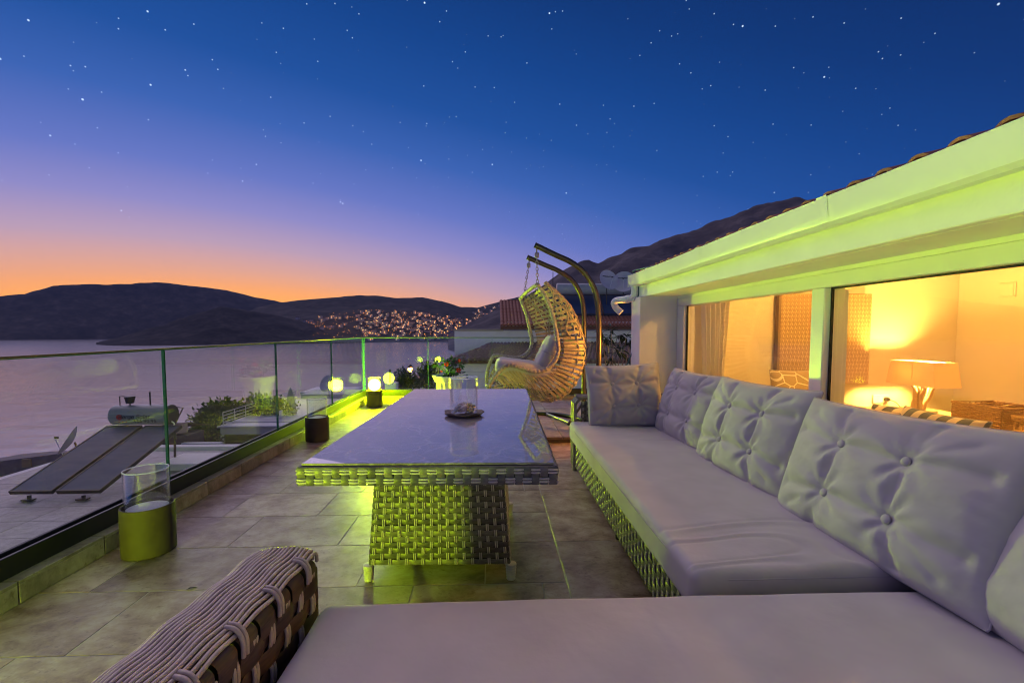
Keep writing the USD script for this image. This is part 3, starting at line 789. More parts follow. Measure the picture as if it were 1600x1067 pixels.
# ------------------------------------------------------------------ weaving
def strip(path, nrm, wdir, w, t):
    """A flat ribbon along path: nrm and wdir are arrays or vectors."""
    path = np.asarray(path, float); n = len(path)
    nrm = np.broadcast_to(nrm, (n, 3)); wd = np.broadcast_to(wdir, (n, 3)); w = np.broadcast_to(np.asarray(w, float), (n,))[:, None]
    ring = [path - wd * w / 2, path - wd * w * .36 + nrm * t, path + nrm * t * 1.25, path + wd * w * .36 + nrm * t, path + wd * w / 2]
    mb = MB().grid(np.stack(ring, 1)); mb.grid(np.stack([ring[0], ring[-1]], 1), flip=True)
    return mb.get()


def weave(parent, p00, p10, p11, p01, nf, nc, nrm, mflat, mcord, amp=.0030, cr=.0032, gap=.0085, wfl=.92, th=.0022, back=True, fname="flat_strand", cname="cord", pair=True, skip=None, hollow=.006):
    """Flat strands run from the p00-p01 side to the p10-p11 side, nf of them; nc pairs of cords cross them."""
    p00, p10, p11, p01 = (np.asarray(p, float) for p in (p00, p10, p11, p01)); nrm = np.asarray(nrm, float) / np.linalg.norm(nrm)
    def S(u, v):
        u, v = np.asarray(u)[..., None], np.asarray(v)[..., None]
        return (p00 * (1 - u) + p10 * u) * (1 - v) + (p01 * (1 - u) + p11 * u) * v
    if back:
        q = np.array([S(u, v) - nrm * (amp + hollow) for u, v in ((.005, .005), (.995, .005), (.995, .995), (.005, .995))])
        q2 = q - nrm * .01
        part("inner_frame", (np.vstack([q, q2]), np.array([[0, 1, 2, 3], [7, 6, 5, 4], [0, 4, 5, 1], [1, 5, 6, 2], [2, 6, 7, 3], [3, 7, 4, 0]])), M["backing"], parent)
    rr = random.Random(nf * 31 + nc)
    for i in range(nf):
        v = (i + .5) / nf
        u = np.linspace(0, 1, nc * 4 + 1)
        ph = np.cos(PI * (u * nc - .5)) * (1 if i % 2 else -1)
        o = amp * np.sign(ph) * np.abs(ph) ** .6 + rr.uniform(-.0006, .0006)
        path = S(u, np.full_like(u, v + rr.uniform(-.06, .06) / nf)) + nrm * o[:, None]
        h = np.linalg.norm(S(.5, (i + 1) / nf) - S(.5, i / nf)); wd = S(.5, (i + 1) / nf) - S(.5, i / nf); wd /= np.linalg.norm(wd)
        part(fname, strip(path, nrm, wd, h * wfl, th), mflat, parent, smooth=50)
    for j in range(nc):
        u0 = (j + .5) / nc
        v = np.linspace(0, 1, nf * 4 + 1)
        ph = -np.cos(PI * (v * nf - .5)) * (1 if j % 2 else -1)
        o = amp * np.sign(ph) * np.abs(ph) ** .6 * .55 + .0012
        base = S(np.full_like(v, u0), v)
        ud = S(1, .5) - S(0, .5); ud /= np.linalg.norm(ud)
        mb = MB()
        for sg in ((-.5, .5) if pair else (0,)):
            mb.tube(base + nrm * o[:, None] + ud * sg * gap, cr, 6)
        part(cname, mb, mcord, parent, smooth=True)


# ------------------------------------------------------------------ dining table
TZ = .75
c0, c1, c2, c3 = at(477.4, 721, z=TZ), at(865, 725.4, z=TZ), at(822.5, 607.6, z=TZ), at(647.7, 607.5, z=TZ)
ctr = (c0 + c1 + c2 + c3) / 4
ax = ((c2 + c3) - (c0 + c1)) / 2; TL = np.linalg.norm(ax); ax /= TL
lx = np.array([ax[1], -ax[0], 0]); TW = (np.linalg.norm(c1 - c0) + np.linalg.norm(c2 - c3)) / 2
def tp(a, b, z):
    return ctr + lx * a + ax * b + np.array([0, 0, z - TZ])
RZT = math.atan2(lx[1], lx[0]); RT_ = rotz(RZT)
table = thing("dining_table", "rattan dining table with a glossy grey marble top", "table", (ctr[0], ctr[1], 0))
v, f = boxmesh((TW, TL, .008), .0012); part("glass_top", (v @ RT_.T + ctr - [0, 0, .004], f), M["marble"], table)
HW, HL = TW / 2 + .012, TL / 2 + .010
part("top_board", (boxmesh((2 * HW - .03, 2 * HL - .03, .05))[0] @ RT_.T + ctr - [0, 0, .035], _BXF), M["backing"], table)
za, zb = .672, .738
sides = [((-HW, -HL), (HW, -HL), -ax, 30), ((HW, -HL), (HW, HL), lx, 62), ((HW, HL), (-HW, HL), ax, 30), ((-HW, HL), (-HW, -HL), -lx, 62)]
for (a, b, n_, k) in sides:      # apron: wide upright wraps, two pairs of pale cords
    weave(table, tp(*a, za), tp(*a, zb), tp(*b, zb), tp(*b, za), k, 2, n_, M["rattan"], M["cord"], amp=.004, cr=.0042, gap=.0105, wfl=.96, back=False, fname="wrap_strand")
# rolled rim between apron and glass
for (a, b, n_, k) in sides:
    part("rim", MB().tube([tp(*a, .732) - n_ * .006, tp(*b, .732) - n_ * .006], .009, 8), M["rattan"], table, smooth=50)
# pedestal: flared box of woven rattan on four white feet
pz0, pz1 = .085, .672
F0 = [at(572, 903, y=2.19), at(801.5, 905, y=2.19)]
pc = tp(-.02, 0, 0)[:2]
wb, wt = .345, .30; lb0 = float(np.dot(F0[0] - tp(0, 0, 0), ax)); lb1 = -lb0 * .62
offx = float(np.dot((F0[0] + F0[1]) / 2 - tp(0, 0, 0), lx))
def pp(s, b, z, w):
    return tp(offx + s * w, b, z)
ov = .02
ped = holder("pedestal", table)
weave(ped, pp(-1, lb0, pz0, wb), pp(1, lb0, pz0, wb), pp(1, lb0 + ov, pz1, wt), pp(-1, lb0 + ov, pz1, wt), 21, 17, -ax, M["rattan"], M["cord"])
weave(ped, pp(-1, lb1, pz0, wb), pp(-1, lb0, pz0, wb), pp(-1, lb0 + ov, pz1, wt), pp(-1, lb1 - ov, pz1, wt), 21, 25, -lx, M["rattan"], M["cord"])
weave(ped, pp(1, lb0, pz0, wb), pp(1, lb1, pz0, wb), pp(1, lb1 - ov, pz1, wt), pp(1, lb0 + ov, pz1, wt), 21, 25, lx, M["rattan"], M["cord"])
weave(ped, pp(1, lb1, pz0, wb), pp(-1, lb1, pz0, wb), pp(-1, lb1 - ov, pz1, wt), pp(1, lb1 - ov, pz1, wt), 21, 17, ax, M["rattan"], M["cord"])
foot = pm("pale_wrapped_foot", (.50, .46, .40), (.58, .54, .48), 30, .5)
for s in (-1, 1):
    for b in (lb0 + .012, lb1 - .012):
        p = pp(s, b, 0, wb + .005); prof = [(.001, 0)]
        for k in range(6):
            prof += [(.019 + .001 * k, .002 + k * .0135), (.0225 + .001 * k, .006 + k * .0135), (.0215 + .001 * k, .0145 + k * .0135)]
        prof += [(.001, .085)]
        part("foot", MB().lathe(prof, p, 18), foot, table, smooth=40)

# centrepiece: driftwood tray, glass cylinder, shells
hc = at(725, 645, z=TZ + .012)
tray = thing("round_tray", "round grey driftwood tray holding shells on the marble table", "tray", (hc[0], hc[1], TZ))
g = np.linspace(0, 2 * PI, 49)[:-1]; rim = .092 + .013 * meshkit.noise(np.stack([np.cos(g) * 4, np.sin(g) * 4, g * 0], -1), 3) + .003 * np.sin(g * 9)
rings = []
for fr, z_ in ((.02, .004), (.6, .001), (.78, .0), (.98, .012), (1.0, .018), (.95, .018), (.72, .008), (.4, .006), (.02, .006)):
    rr = rim * fr * .95
    rings.append(np.stack([hc[0] + rr * np.cos(g) * 1.18, hc[1] + rr * np.sin(g) * 1.18, np.full(48, TZ + .0015 + z_) + .004 * (fr > .9) * np.sin(g * 5)], -1))
rings = np.array(rings); rings = np.concatenate([rings, rings[:, :1]], 1)
part("tray_dish", MB().grid(rings, flip=True), pm("weathered_wood", (.12, .085, .065), (.30, .235, .19), 40, .8, .6, 120, .004, (1, 1, 4)), tray, smooth=60)
hur = thing("hurricane_glass", "clear glass cylinder standing on the driftwood tray", "glass", (hc[0], hc[1], TZ + .012))
HR = .079
prof = [(HR, .0), (HR, .198), (HR - .003, .2), (HR - .0045, .198), (HR - .0045, .004), (.001, .004)]
part("glass_wall", MB().lathe(prof, (hc[0], hc[1], TZ + .0125), 48), M["clear"], hur, smooth=50)
g_ = np.linspace(0, 2 * PI, 49); part("glass_lip", MB().tube(np.stack([hc[0] + (HR - .002) * np.cos(g_), hc[1] + (HR - .002) * np.sin(g_), np.full(49, TZ + .2135)], -1), .0034, 8, False), M["glass_rim"], hur, smooth=True)
rnd = random.Random(21)
shellm = [pm("shell_tan", (.42, .27, .18), (.62, .46, .34), 30, .55), pm("shell_pale", (.55, .45, .38), (.70, .60, .52), 30, .5), pm("shell_brown", (.26, .15, .09), (.45, .30, .2), 30, .55)]
for k in range(26):
    s = trimesh.creation.icosphere(2, 1.0); v = s.vertices.copy()
    t = (v[:, 2] + 1) / 2; v[:, :2] *= (1 - .75 * t ** 1.3)[:, None]; v[:, :2] *= (1 + .12 * np.sin(v[:, 2] * 9))[:, None]
    v *= np.array([.018, .015, .026]) * rnd.uniform(.7, 1.05)
    v = v @ rotz(rnd.uniform(0, 6)).T @ rotx(rnd.uniform(.9, 2.2)).T @ rotz(rnd.uniform(0, 6)).T
    a_, r_ = rnd.uniform(0, 2 * PI), .056 * math.sqrt(rnd.random())
    lay = k // 15
    solo_t = solo("sea_shell", (v + [hc[0] + r_ * math.cos(a_), hc[1] + r_ * math.sin(a_), TZ + .033 + lay * .02], s.faces), rnd.choice(shellm), "small tan sea shell heaped inside the glass cylinder", "shell", "shells in the glass cylinder", smooth=True)

# ------------------------------------------------------------------ corner sofa
SX0 = .715
sofa = thing("corner_sofa", "L shaped woven rattan garden sofa with dark frame", "sofa", (1.1, 2.6, 0))
bench = holder("bench_base", sofa)
BY0, BY1 = 1.44, 3.93
weave(bench, (SX0, BY1 - .03, .035), (SX0, BY0, .035), (SX0, BY0, .285), (SX0, BY1 - .03, .285), 8, 46, (-1, 0, 0), M["rattan"], M["cord"], amp=.005, cr=.0042, gap=.011, wfl=.86)
weave(bench, (SX0 + .9, BY1 + .0, .035), (SX0, BY1 + .0, .035), (SX0, BY1 + .0, .285), (SX0 + .9, BY1, .285), 9, 22, (0, 1, 0), M["rattan"], M["cord"])
part("seat_frame", MB().box((1.14, (BY0 + BY1) / 2, .262), (.82, BY1 - BY0 - .05, .03)), M["backing"], bench)
# front corner leg, wrapped
legp = [(SX0 - .006, BY1 - .012, 0), (SX0 - .006, BY1 - .012, .30)]
part("leg", MB().tube([np.array(legp[0]) + (np.array(legp[1]) - legp[0]) * s for s in np.linspace(0, 1, 20)], .021 + .0015 * (np.arange(20) % 2), 12), pm("wrapped_leg", (.16, .13, .10), (.26, .22, .18), 40, .5), bench, smooth=50)
part("leg", MB().tube([(SX0 + .02, 2.6, 0), (SX0 + .02, 2.6, .06)], .02, 10), M["backing"], bench)
# far arm: an arched woven panel
arm2 = holder("far_arm", sofa)
AY0, AY1, AZ = 3.95, 4.11, .635
def arch(y, r=0.0):
    th = np.linspace(PI, PI / 2, 8)
    left = [(SX0 + .085 + (.085 + r) * math.cos(a), y, AZ - .085 + (.085 + r) * math.sin(a)) for a in th]
    return np.array([(SX0 - r, y, .02)] + left + [(1.62, y, AZ + r)])
for k in range(6):
    yy = AY0 + .012 + k * (AY1 - AY0 - .024) / 5
    part("arm_strand", MB().tube(curve(arch(yy), 40), .0145, 8), M["rattan"] if k % 2 else pm("arm_strand_pale", (.20, .17, .13), (.30, .26, .21), 30, .5) if k == 0 else M["rattan"], arm2, smooth=True)
weave(arm2, (SX0 + .05, AY0, .30), (1.60, AY0, .30), (1.60, AY0, AZ - .03), (SX0 + .05, AY0, AZ - .03), 11, 22, (0, -1, 0), M["rattan"], M["cord"], amp=.003)
# backrest frame behind the cushions
back = holder("backrest", sofa)
weave(back, (1.60, 4.0, .28), (1.60, .2, .28), (1.60, .2, .72), (1.60, 4.0, .72), 14, 40, (-1, 0, 0), M["rattan"], M["cord"], amp=.003)
part("back_rail", MB().tube([(1.61, 4.05, .73), (1.61, .2, .73)], .018, 10), M["rattan"], back)
# chaise base
chs = holder("chaise_base", sofa)
AX0, AX1, AYF, ATZ = -.772, -.555, 1.435, .542
weave(chs, (AX1, 1.385, .035), (1.5, 1.385, .035), (1.5, 1.385, .25), (AX1, 1.385, .25), 8, 44, (0, 1, 0), M["rattan"], M["cord"])
part("seat_frame", MB().box((.5, .92, .235), (2.08, .92, .03)), M["backing"], chs)
# near arm: flat brown strands on its sides, rows of thin pale cords over its top
arm = holder("near_arm", sofa)
_p = np.array([-.555, 1.435, 0]) - sofa.loc
_xf = UsdGeom.Xformable(arm.prim); _xf.AddTranslateOp().Set(Gf.Vec3d(*_p)); _xf.AddRotateZOp().Set(-4.5); _xf.AddTranslateOp(UsdGeom.XformOp.PrecisionDouble, "back").Set(Gf.Vec3d(*(-_p)))
part("arm_core", MB().box(((AX0 + AX1) / 2, .86, .262), (AX1 - AX0 - .05, 1.10, .46), .02), M["backing"], arm)
rnd = random.Random(5)
def arm_side(x, nx):
    rows, cols = 8, 15
    Y0, Y1 = .32, AYF - .02
    for i in range(rows):
        zc_ = .05 + (i + .5) * (.47 - .05) / rows
        yy = np.linspace(Y0, Y1, cols * 4 + 1)
        ph = np.cos(PI * ((yy - Y0) / (Y1 - Y0) * cols - .5)) * (1 if i % 2 else -1)
        path = np.stack([np.full_like(yy, x) + nx * (.0055 * np.sign(ph) * np.abs(ph) ** .6), yy, np.full_like(yy, zc_)], -1)
        part("flat_strand", strip(path, np.array([nx, 0, 0.]), np.array([0, 0, 1.]), .0515, .003), M["rattan_warm"], arm, smooth=50)
    for j in range(cols):
        y0 = Y0 + (j + .5) * (Y1 - Y0) / cols
        zz_ = np.linspace(.05, .485, rows * 5 + 1)
        ph = -np.cos(PI * ((zz_ - .05) / .42 * rows - .5)) * (1 if j % 2 else -1)
        mb = MB()
        for sg in (-1, 1):
            mb.tube(np.stack([np.full_like(zz_, x) + nx * (.0035 * np.sign(ph) * np.abs(ph) ** .6 + .0015), np.full_like(zz_, y0 + sg * .0062), zz_], -1), .0052, 7)
        part("pale_cord", mb, M["arm_cord"], arm, smooth=True)
arm_side(AX1 - .004, 1)
arm_side(AX0 + .004, -1)
# front end of the arm
weave(arm, (AX0 + .01, AYF, .05), (AX1 - .012, AYF, .05), (AX1 - .012, AYF, .48), (AX0 + .01, AYF, .48), 8, 3, (0, 1, 0), M["rattan_warm"], M["arm_cord"], amp=.004, cr=.005, gap=.012, back=False)
# wide brown wraps over the shoulders of the arm, then the cords along the top
for k in range(14):
    yc_ = .36 + k * .0765 + .02
    th = np.linspace(-.25, PI + .25, 22)
    w_ = (AX1 - AX0) / 2
    px_ = (AX0 + AX1) / 2 - np.sign(np.cos(th)) * np.abs(np.cos(th)) ** .55 * (w_ - .0005); pz_ = ATZ - .066 + .048 * np.sign(np.sin(th)) * np.abs(np.sin(th)) ** .55
    path = np.stack([px_, np.full(22, yc_), pz_], -1); nr = np.gradient(path, axis=0); nr = np.stack([-nr[:, 2], 0 * nr[:, 0], nr[:, 0]], -1); nr /= np.linalg.norm(nr, axis=1, keepdims=True)
    part("wrap_strand", strip(path, nr, np.array([0, 1., 0]), .066, .003), M["rattan_warm"], arm, smooth=50)
NC = 15
for k in range(NC):
    u = (k + .5) / NC
    x_ = AX0 + .008 + u * (AX1 - AX0 - .016)
    drop = .020 * abs(2 * u - 1) ** 3
    yy = np.linspace(.34, AYF - .012, 110)
    w_ = 2 * PI * (yy / .148 + k * .055)
    z_ = ATZ - .001 - drop + .0024 * np.sin(w_)
    pts = np.stack([x_ + .0016 * np.sin(w_ * .5 + k * 1.3) + .004 * (u - .5) * np.cos(w_), yy, z_], -1)
    endp = [(x_, AYF - .002, z_[-1] - .004), (x_, AYF + .006, z_[-1] - .016), (x_, AYF + .007, z_[-1] - .035)]
    part("top_cord", MB().tube(np.vstack([pts, endp]), .0056, 7), M["arm_cord"], arm, smooth=True)
for k, yy in enumerate(np.arange(.43, AYF - .03, .0765)):     # short pale loops over the inner shoulder
    mb = MB()
    for o in (-.0065, .0065):
        lo = curve([(AX1 - .045, yy + o + .012, ATZ - .004), (AX1 - .016, yy + o + .006, ATZ - .006), (AX1 + .004, yy + o, ATZ - .028), (AX1 + .005, yy + o, ATZ - .068)], 14)
        mb.tube(lo, .0055, 7)
    if k % 2 == 0: part("shoulder_loop", mb, M["arm_cord"], arm, smooth=True)


# ------------------------------------------------------------------ cushions
def pillow(w, h, t, buttons, seed=0, nu=96, nv=80, p=3.2, dent=.048, ears=.02, slump=0.0):
    """Local axes: x along the width, z up, y = thickness with the front at -y. Returns (mesh, seam path, button points)."""
    U, V = np.meshgrid(np.sin(np.linspace(-1, 1, nu) * PI / 2), np.sin(np.linspace(-1, 1, nv) * PI / 2), indexing="ij")
    X = U * w / 2 * (1 - ears * (1 - np.abs(U) ** 3) * 0 - ears * np.abs(U) ** 4 * (1 - V ** 2)); Z = V * h / 2 * (1 - ears * np.abs(V) ** 4 * (1 - U ** 2))
    Tk = t / 2 * np.clip(1 - np.abs(U) ** p, 0, 1) ** .55 * np.clip(1 - np.abs(V) ** p, 0, 1) ** .55
    pts = np.stack([X, Z, X * 0], -1)
    D = np.zeros_like(X); RD = np.zeros_like(X)
    for bx_, bz_ in buttons:
        r = np.hypot(X - bx_, Z - bz_)
        th = np.arctan2(Z - bz_, X - bx_)
        D = np.maximum(D, dent * np.exp(-(r / .062) ** 1.1)); RD += .006 * np.exp(-((r - .065) / .045) ** 2) * np.sin(th * 8 + seed * 2 + bx_ * 20)
    def seg(a, b, depth, s):
        a, b = np.array(a), np.array(b); d = b - a; L = np.dot(d, d)
        k = np.clip(((X - a[0]) * d[0] + (Z - a[1]) * d[1]) / L, 0, 1)
        r = np.hypot(X - a[0] - k * d[0], Z - a[1] - k * d[1])
        return depth * np.exp(-(r / s) ** 1.5)
    for bx_, bz_ in buttons:       # creases to the edges
        ex = math.copysign(w / 2, bx_); ez = math.copysign(h / 2, bz_)
        D = np.maximum(D, seg((bx_, bz_), (bx_ + (ex - bx_) * .75, bz_ + (ez - bz_) * .12), .025, .026))
        D = np.maximum(D, seg((bx_, bz_), (bx_ + (ex - bx_) * .15, bz_ + (ez - bz_) * .85), .027, .026))
        D = np.maximum(D, seg((bx_, bz_), (bx_ + (ex - bx_) * .6, bz_ + (ez - bz_) * .6), .012, .02))
    for i, a in enumerate(buttons):
        for b in buttons[i + 1:]:
            if abs(a[0] - b[0]) < .02 or abs(a[1] - b[1]) < .03:
                D = np.maximum(D, seg(a, b, .031, .028))
    wr = (meshkit.fbm(np.stack([X * 7 + seed * 9, Z * 7, X * 0 + seed], -1), 4, seed) - .5) * .016 + (meshkit.fbm(np.stack([X * 4, Z * 22 + X * 6, X * 0 + seed], -1), 3, seed + 3) - .5) * .012
    D = D + RD
    edge = np.clip(1 - np.maximum(np.abs(U), np.abs(V)), 0, .15) / .15
    rim_w = .006 * np.sin(X * 60 + seed) * np.exp(-((1 - np.abs(V)) / .12) ** 2) * (1 - np.abs(V)) * 6
    front = -(Tk - (D - wr) * np.minimum(edge * 1.4, 1) * np.minimum(Tk / (t * .25), 1)) - rim_w * 0
    backy = Tk * .85 + wr * edge
    sl = slump * (1 - (V + 1) / 2) ** 2 * (1 - np.abs(U) ** 4)
    F = np.stack([X, front - sl, Z - .01 * (1 - U ** 2) * (V > 0) * np.abs(V) ** 3], -1); B = np.stack([X, backy, Z - .01 * (1 - U ** 2) * (V > 0) * np.abs(V) ** 3], -1)
    F[0, :, 1] = B[0, :, 1]; F[-1, :, 1] = B[-1, :, 1]; F[:, 0, 1] = B[:, 0, 1]; F[:, -1, 1] = B[:, -1, 1]
    mb = MB().grid(F).grid(B, flip=True)
    m = trimesh.Trimesh(*mb.get(), process=False); m.merge_vertices(digits_vertex=5)
    seam = np.vstack([F[:, 0], F[-1, 1:], F[-2::-1, -1], F[0, -2::-1]])
    bp = []
    for bx_, bz_ in buttons:
        k = np.argmin((X - bx_) ** 2 + (Z - bz_) ** 2); bp.append(F.reshape(-1, 3)[k])
    return (np.array(m.vertices), np.array(m.faces)), seam, bp


def put_pillow(name, label, cat, size, buttons, R, pos, seed, mat=None, group=None, **kw):
    mesh, seam, bp = pillow(*size, buttons, seed=seed, **kw)
    R = np.asarray(R)
    tf = lambda q: np.asarray(q) @ R.T + np.asarray(pos)
    t = thing(name, label, cat, pos, group)
    part("cover", (tf(mesh[0]), mesh[1]), mat or M["fabric"], t, smooth=True)
    s = tf(seam); s = s[np.r_[True, np.linalg.norm(np.diff(s, axis=0), axis=1) > 2e-3]]
    part("piping", MB().tube(s, .0036, 5), M["piping"], t, smooth=True)
    for p_ in bp:
        b = trimesh.creation.icosphere(2, 1.0); vb = b.vertices * np.array([.0165, .010, .0165]) + p_ + np.array([0, -.009, 0])
        part("button", (tf(vb), b.faces), mat or M["fabric"], t, smooth=True)
    return t


def seat_cushion(name, label, c, s, r, seed, folds, fdir):
    def top(v, n):
        w = np.clip(n[:, 2], 0, 1)
        q = v * np.array([1.0, 1.0, 0])
        o = (meshkit.fbm(q * 3.0 + seed, 3, seed) - .5) * .012
        a_ = q @ np.array([fdir[0], fdir[1], 0]); b_ = q @ np.array([-fdir[1], fdir[0], 0])
        nn_ = meshkit.noise(np.stack([a_ * 7 + .6 * np.sin(b_ * 5), b_ * 1.5, b_ * 0 + seed], -1), seed); mk = np.clip((meshkit.noise(np.stack([a_ * 1.6, b_ * 1.6, b_ * 0 + 3.7 * seed], -1), seed + 4) - .42) * 4, 0, 1)
        o += folds * mk * (.0045 * np.exp(-((nn_ - .5) / .05) ** 2) - .004 * np.exp(-((nn_ - .58) / .04) ** 2) - .003 * np.exp(-((nn_ - .40) / .04) ** 2))
        dome = .010 * np.clip(1 - (2 * v[:, 0] / s[0]) ** 4, 0, 1) * np.clip(1 - (2 * v[:, 1] / s[1]) ** 4, 0, 1)
        side = (meshkit.fbm(v * 3 + seed * 3, 2, seed + 1) - .5) * .008
        return v + np.stack([n[:, 0] * side, n[:, 1] * side, w * (o + dome)], -1)
    v, f = rbox(s, r, 130, top)
    t = thing(name, label, "cushion", tuple(np.asarray(c) - [0, 0, s[2] / 2]))
    part("cover", (v + np.asarray(c), f), M["fabric"], t, smooth=True)
    h = np.array(s) / 2; k = []
    for a in np.linspace(0, 2 * PI, 121):
        cx_, cy_ = math.cos(a), math.sin(a); e = 12.0; q = (abs(cx_) ** e + abs(cy_) ** e) ** (-1 / e)
        k.append((c[0] + q * cx_ * (h[0] + .0005), c[1] + q * cy_ * (h[1] + .0005), c[2] + h[2] - r * .9))
    part("piping", MB().tube(k, .0022, 5), M["piping"], t, smooth=True)


seat_cushion("seat_cushion", "long grey seat cushion running along the windowed side of the sofa", (1.12, 2.685, .355), (.93, 2.49, .155), .035, 3, 1.0, (.25, .97))
seat_cushion("chaise_cushion", "broad grey seat cushion in the foreground beside the near rattan arm", (.50, .905, .320), (2.085, .99, .15), .055, 6, .18, (1.0, .1))

# back cushions: local x runs along -y of the world (from far to near), front towards -x
def lean(a, yaw=0.0):
    # local (x, y, z) -> world: x -> -Y, front (-y) -> -X, z up, then lean back by a
    base = np.array([[0, 1.0, 0], [-1.0, 0, 0], [0, 0, 1.0]])
    return rotz(yaw) @ roty(a) @ base
B4 = [(-.145, .105), (.145, .105), (-.145, -.10), (.145, -.10)]
put_pillow("back_cushion", "grey buttoned back cushion second from the far end of the sofa", "cushion", (.80, .53, .20), B4, lean(.30, .05), (1.425, 3.27, .672), 1)
put_pillow("back_cushion", "grey buttoned back cushion leaning over the middle of the sofa", "cushion", (.86, .56, .20), B4, lean(.32, .04) @ roty(-.02), (1.42, 2.46, .672), 2)
put_pillow("back_cushion", "largest looking grey buttoned back cushion at the right edge nearest the camera", "cushion", (.90, .56, .21), B4, lean(.33, .02) @ roty(-.03), (1.42, 1.60, .663), 5)
put_pillow("back_cushion", "plain bluish grey back cushion cut off at the lower right corner", "cushion", (.62, .50, .20), [], lean(.42, -.12), (1.46, .95, .62), 7)
ca_ = at(973, 622, y=3.78)
put_pillow("corner_cushion", "grey buttoned cushion leaning on the far rattan arm of the sofa", "cushion", (.62, .53, .19), [(-.10, .09), (.11, .09), (-.10, -.10), (.11, -.10)], rotz(-.10) @ roty(-.05) @ rotx(-.27), (ca_[0] + .01, 3.78, .685), 9)
# pillows inside the room
M["line_cloth"] = usdkit.material(stage, "/World/Looks/diamond_cloth", {
    "g": ("texture_coordinate", {}), "v": ("voronoi_texture", {"scale": 9.0, "feature": "distance_to_edge", "randomness": .75}), "r": ("rgb_ramp", {"ramp": [(0, (.80, .74, .62)), (.03, (.80, .74, .62)), (.045, (.36, .27, .17)), (1, (.40, .30, .19))]}),
    "p": ("principled_bsdf", {"roughness": .9})}, [("g.object", "v.vector"), ("v.distance", "r.fac"), ("r.color", "p.base_color")], surface="p.BSDF")
M["stripe"] = usdkit.material(stage, "/World/Looks/striped_cloth", {
    "g": ("texture_coordinate", {}), "w": ("wave_texture", {"bands_direction": "y", "scale": 3.0, "profile": "sine"}), "r": ("rgb_ramp", {"ramp": [(.40, (.70, .62, .50)), (.5, (.10, .115, .15)), (1, (.13, .15, .20))]}),
    "p": ("principled_bsdf", {"roughness": .9})}, [("g.object", "w.vector"), ("w.fac", "r.fac"), ("r.color", "p.base_color")], surface="p.BSDF")
a = at(1238, 606, y=3.95)
put_pillow("pillow", "tan pillow with a pale line pattern against the end wall", "pillow", (.46, .44, .15), [], rotx(-.2), (a[0] + .06, 3.98, a[2] - .06), 11, M["line_cloth"], nu=40, nv=40)
a = at(1340, 642, x=2.45)
put_pillow("pillow", "plain cream pillow just inside the right window", "pillow", (.55, .36, .14), [], lean(.25), (2.45, a[1], a[2] - .14), 12, pm("cream_pillow", (.60, .50, .38), rough=.9), nu=40, nv=40)
a = at(1402, 648, x=2.62)
put_pillow("pillow", "folded blue and cream striped pillow left of the larger striped one", "pillow", (.34, .30, .13), [], lean(.7, .5), (2.62, a[1], a[2] - .075), 13, M["stripe"], nu=40, nv=40)
a = at(1460, 655, x=2.5)
put_pillow("pillow", "larger blue and cream striped pillow right of the lamp base", "pillow", (.50, .34, .14), [], lean(.35), (2.5, a[1], a[2] - .125), 14, M["stripe"], nu=40, nv=40)
# ------------------------------------------------------------------ lanterns along the railing
def lantern(name, label, loc, globe=None, strong=False):
    t = thing(name, label, "lantern", loc, "lanterns along the railing" if not globe else None)
    x, y_, z = loc; H = .262 if not strong else .14
    part("base", MB().lathe([(.001, .002), (.120, .0), (.125, .004), (.125, H), (.122, H + .004), (.116, H + .004), (.113, H - .002), (.113, H - .017), (.001, H - .017)], loc, 48), M["lantern"], t, smooth=40)
    part("glass_cylinder", MB().lathe([(.104, H - .016), (.104, H + .2), (.102, H + .202), (.0995, H + .2), (.0995, H - .015)], loc, 48), M["clear"], t, smooth=40)
    g_ = np.linspace(0, 2 * PI, 49); part("glass_lip", MB().tube(np.stack([x + .102 * np.cos(g_), y_ + .102 * np.sin(g_), np.full(49, z + H + .202)], -1), .0032, 8, False), M["glass_rim"], t, smooth=True)
    if globe:
        s = trimesh.creation.icosphere(4, .094); part("glowing_globe", (s.vertices + [x, y_, z + H + .086], s.faces), M["globe_strong" if strong else "globe"], t, smooth=True)
    else:
        g = np.linspace(0, .097, 8); mb = MB().lathe([(a + 1e-4, .262 + .012 * math.cos(a * 30)) for a in g], loc, 32)
        part("sand", mb, M["sand"], t, smooth=True)
    return t
L1 = at(221, 868, z=0); L2 = at(492, 690, z=0); L3 = at(583, 636.5, z=0)
lantern("lantern", "nearest round lantern with empty glass beside the black railing base", (L1[0], L1[1] + .06, 0))
lantern("lantern", "round lantern with empty glass halfway along the railing", (L2[0], L2[1] + .08, 0))
lantern("globe_lantern", "glowing green globe lantern at the far corner of the terrace", (L3[0], L3[1] + .1, 0), True)
lantern("globe_lantern", "bright green globe lantern beside the railing next to the camera", (-1.93, .05, 0), True, True)

# warm wall light behind the far corner of the house
sc = thing("wall_light", "warm wall light round the far corner of the house", "lamp", (1.60, YR + .30, 1.05))
part("bracket", MB().box((1.60, YR + .285, 1.05), (.08, .03, .12), .006), M["bronze"], sc)
part("bulb", trimesh.creation.icosphere(3, .04).apply_translation((1.60, YR + .36, 1.05)), glow_mat("warm_wall_bulb", (1.0, .40, .035), 1100.0), sc, smooth=True)

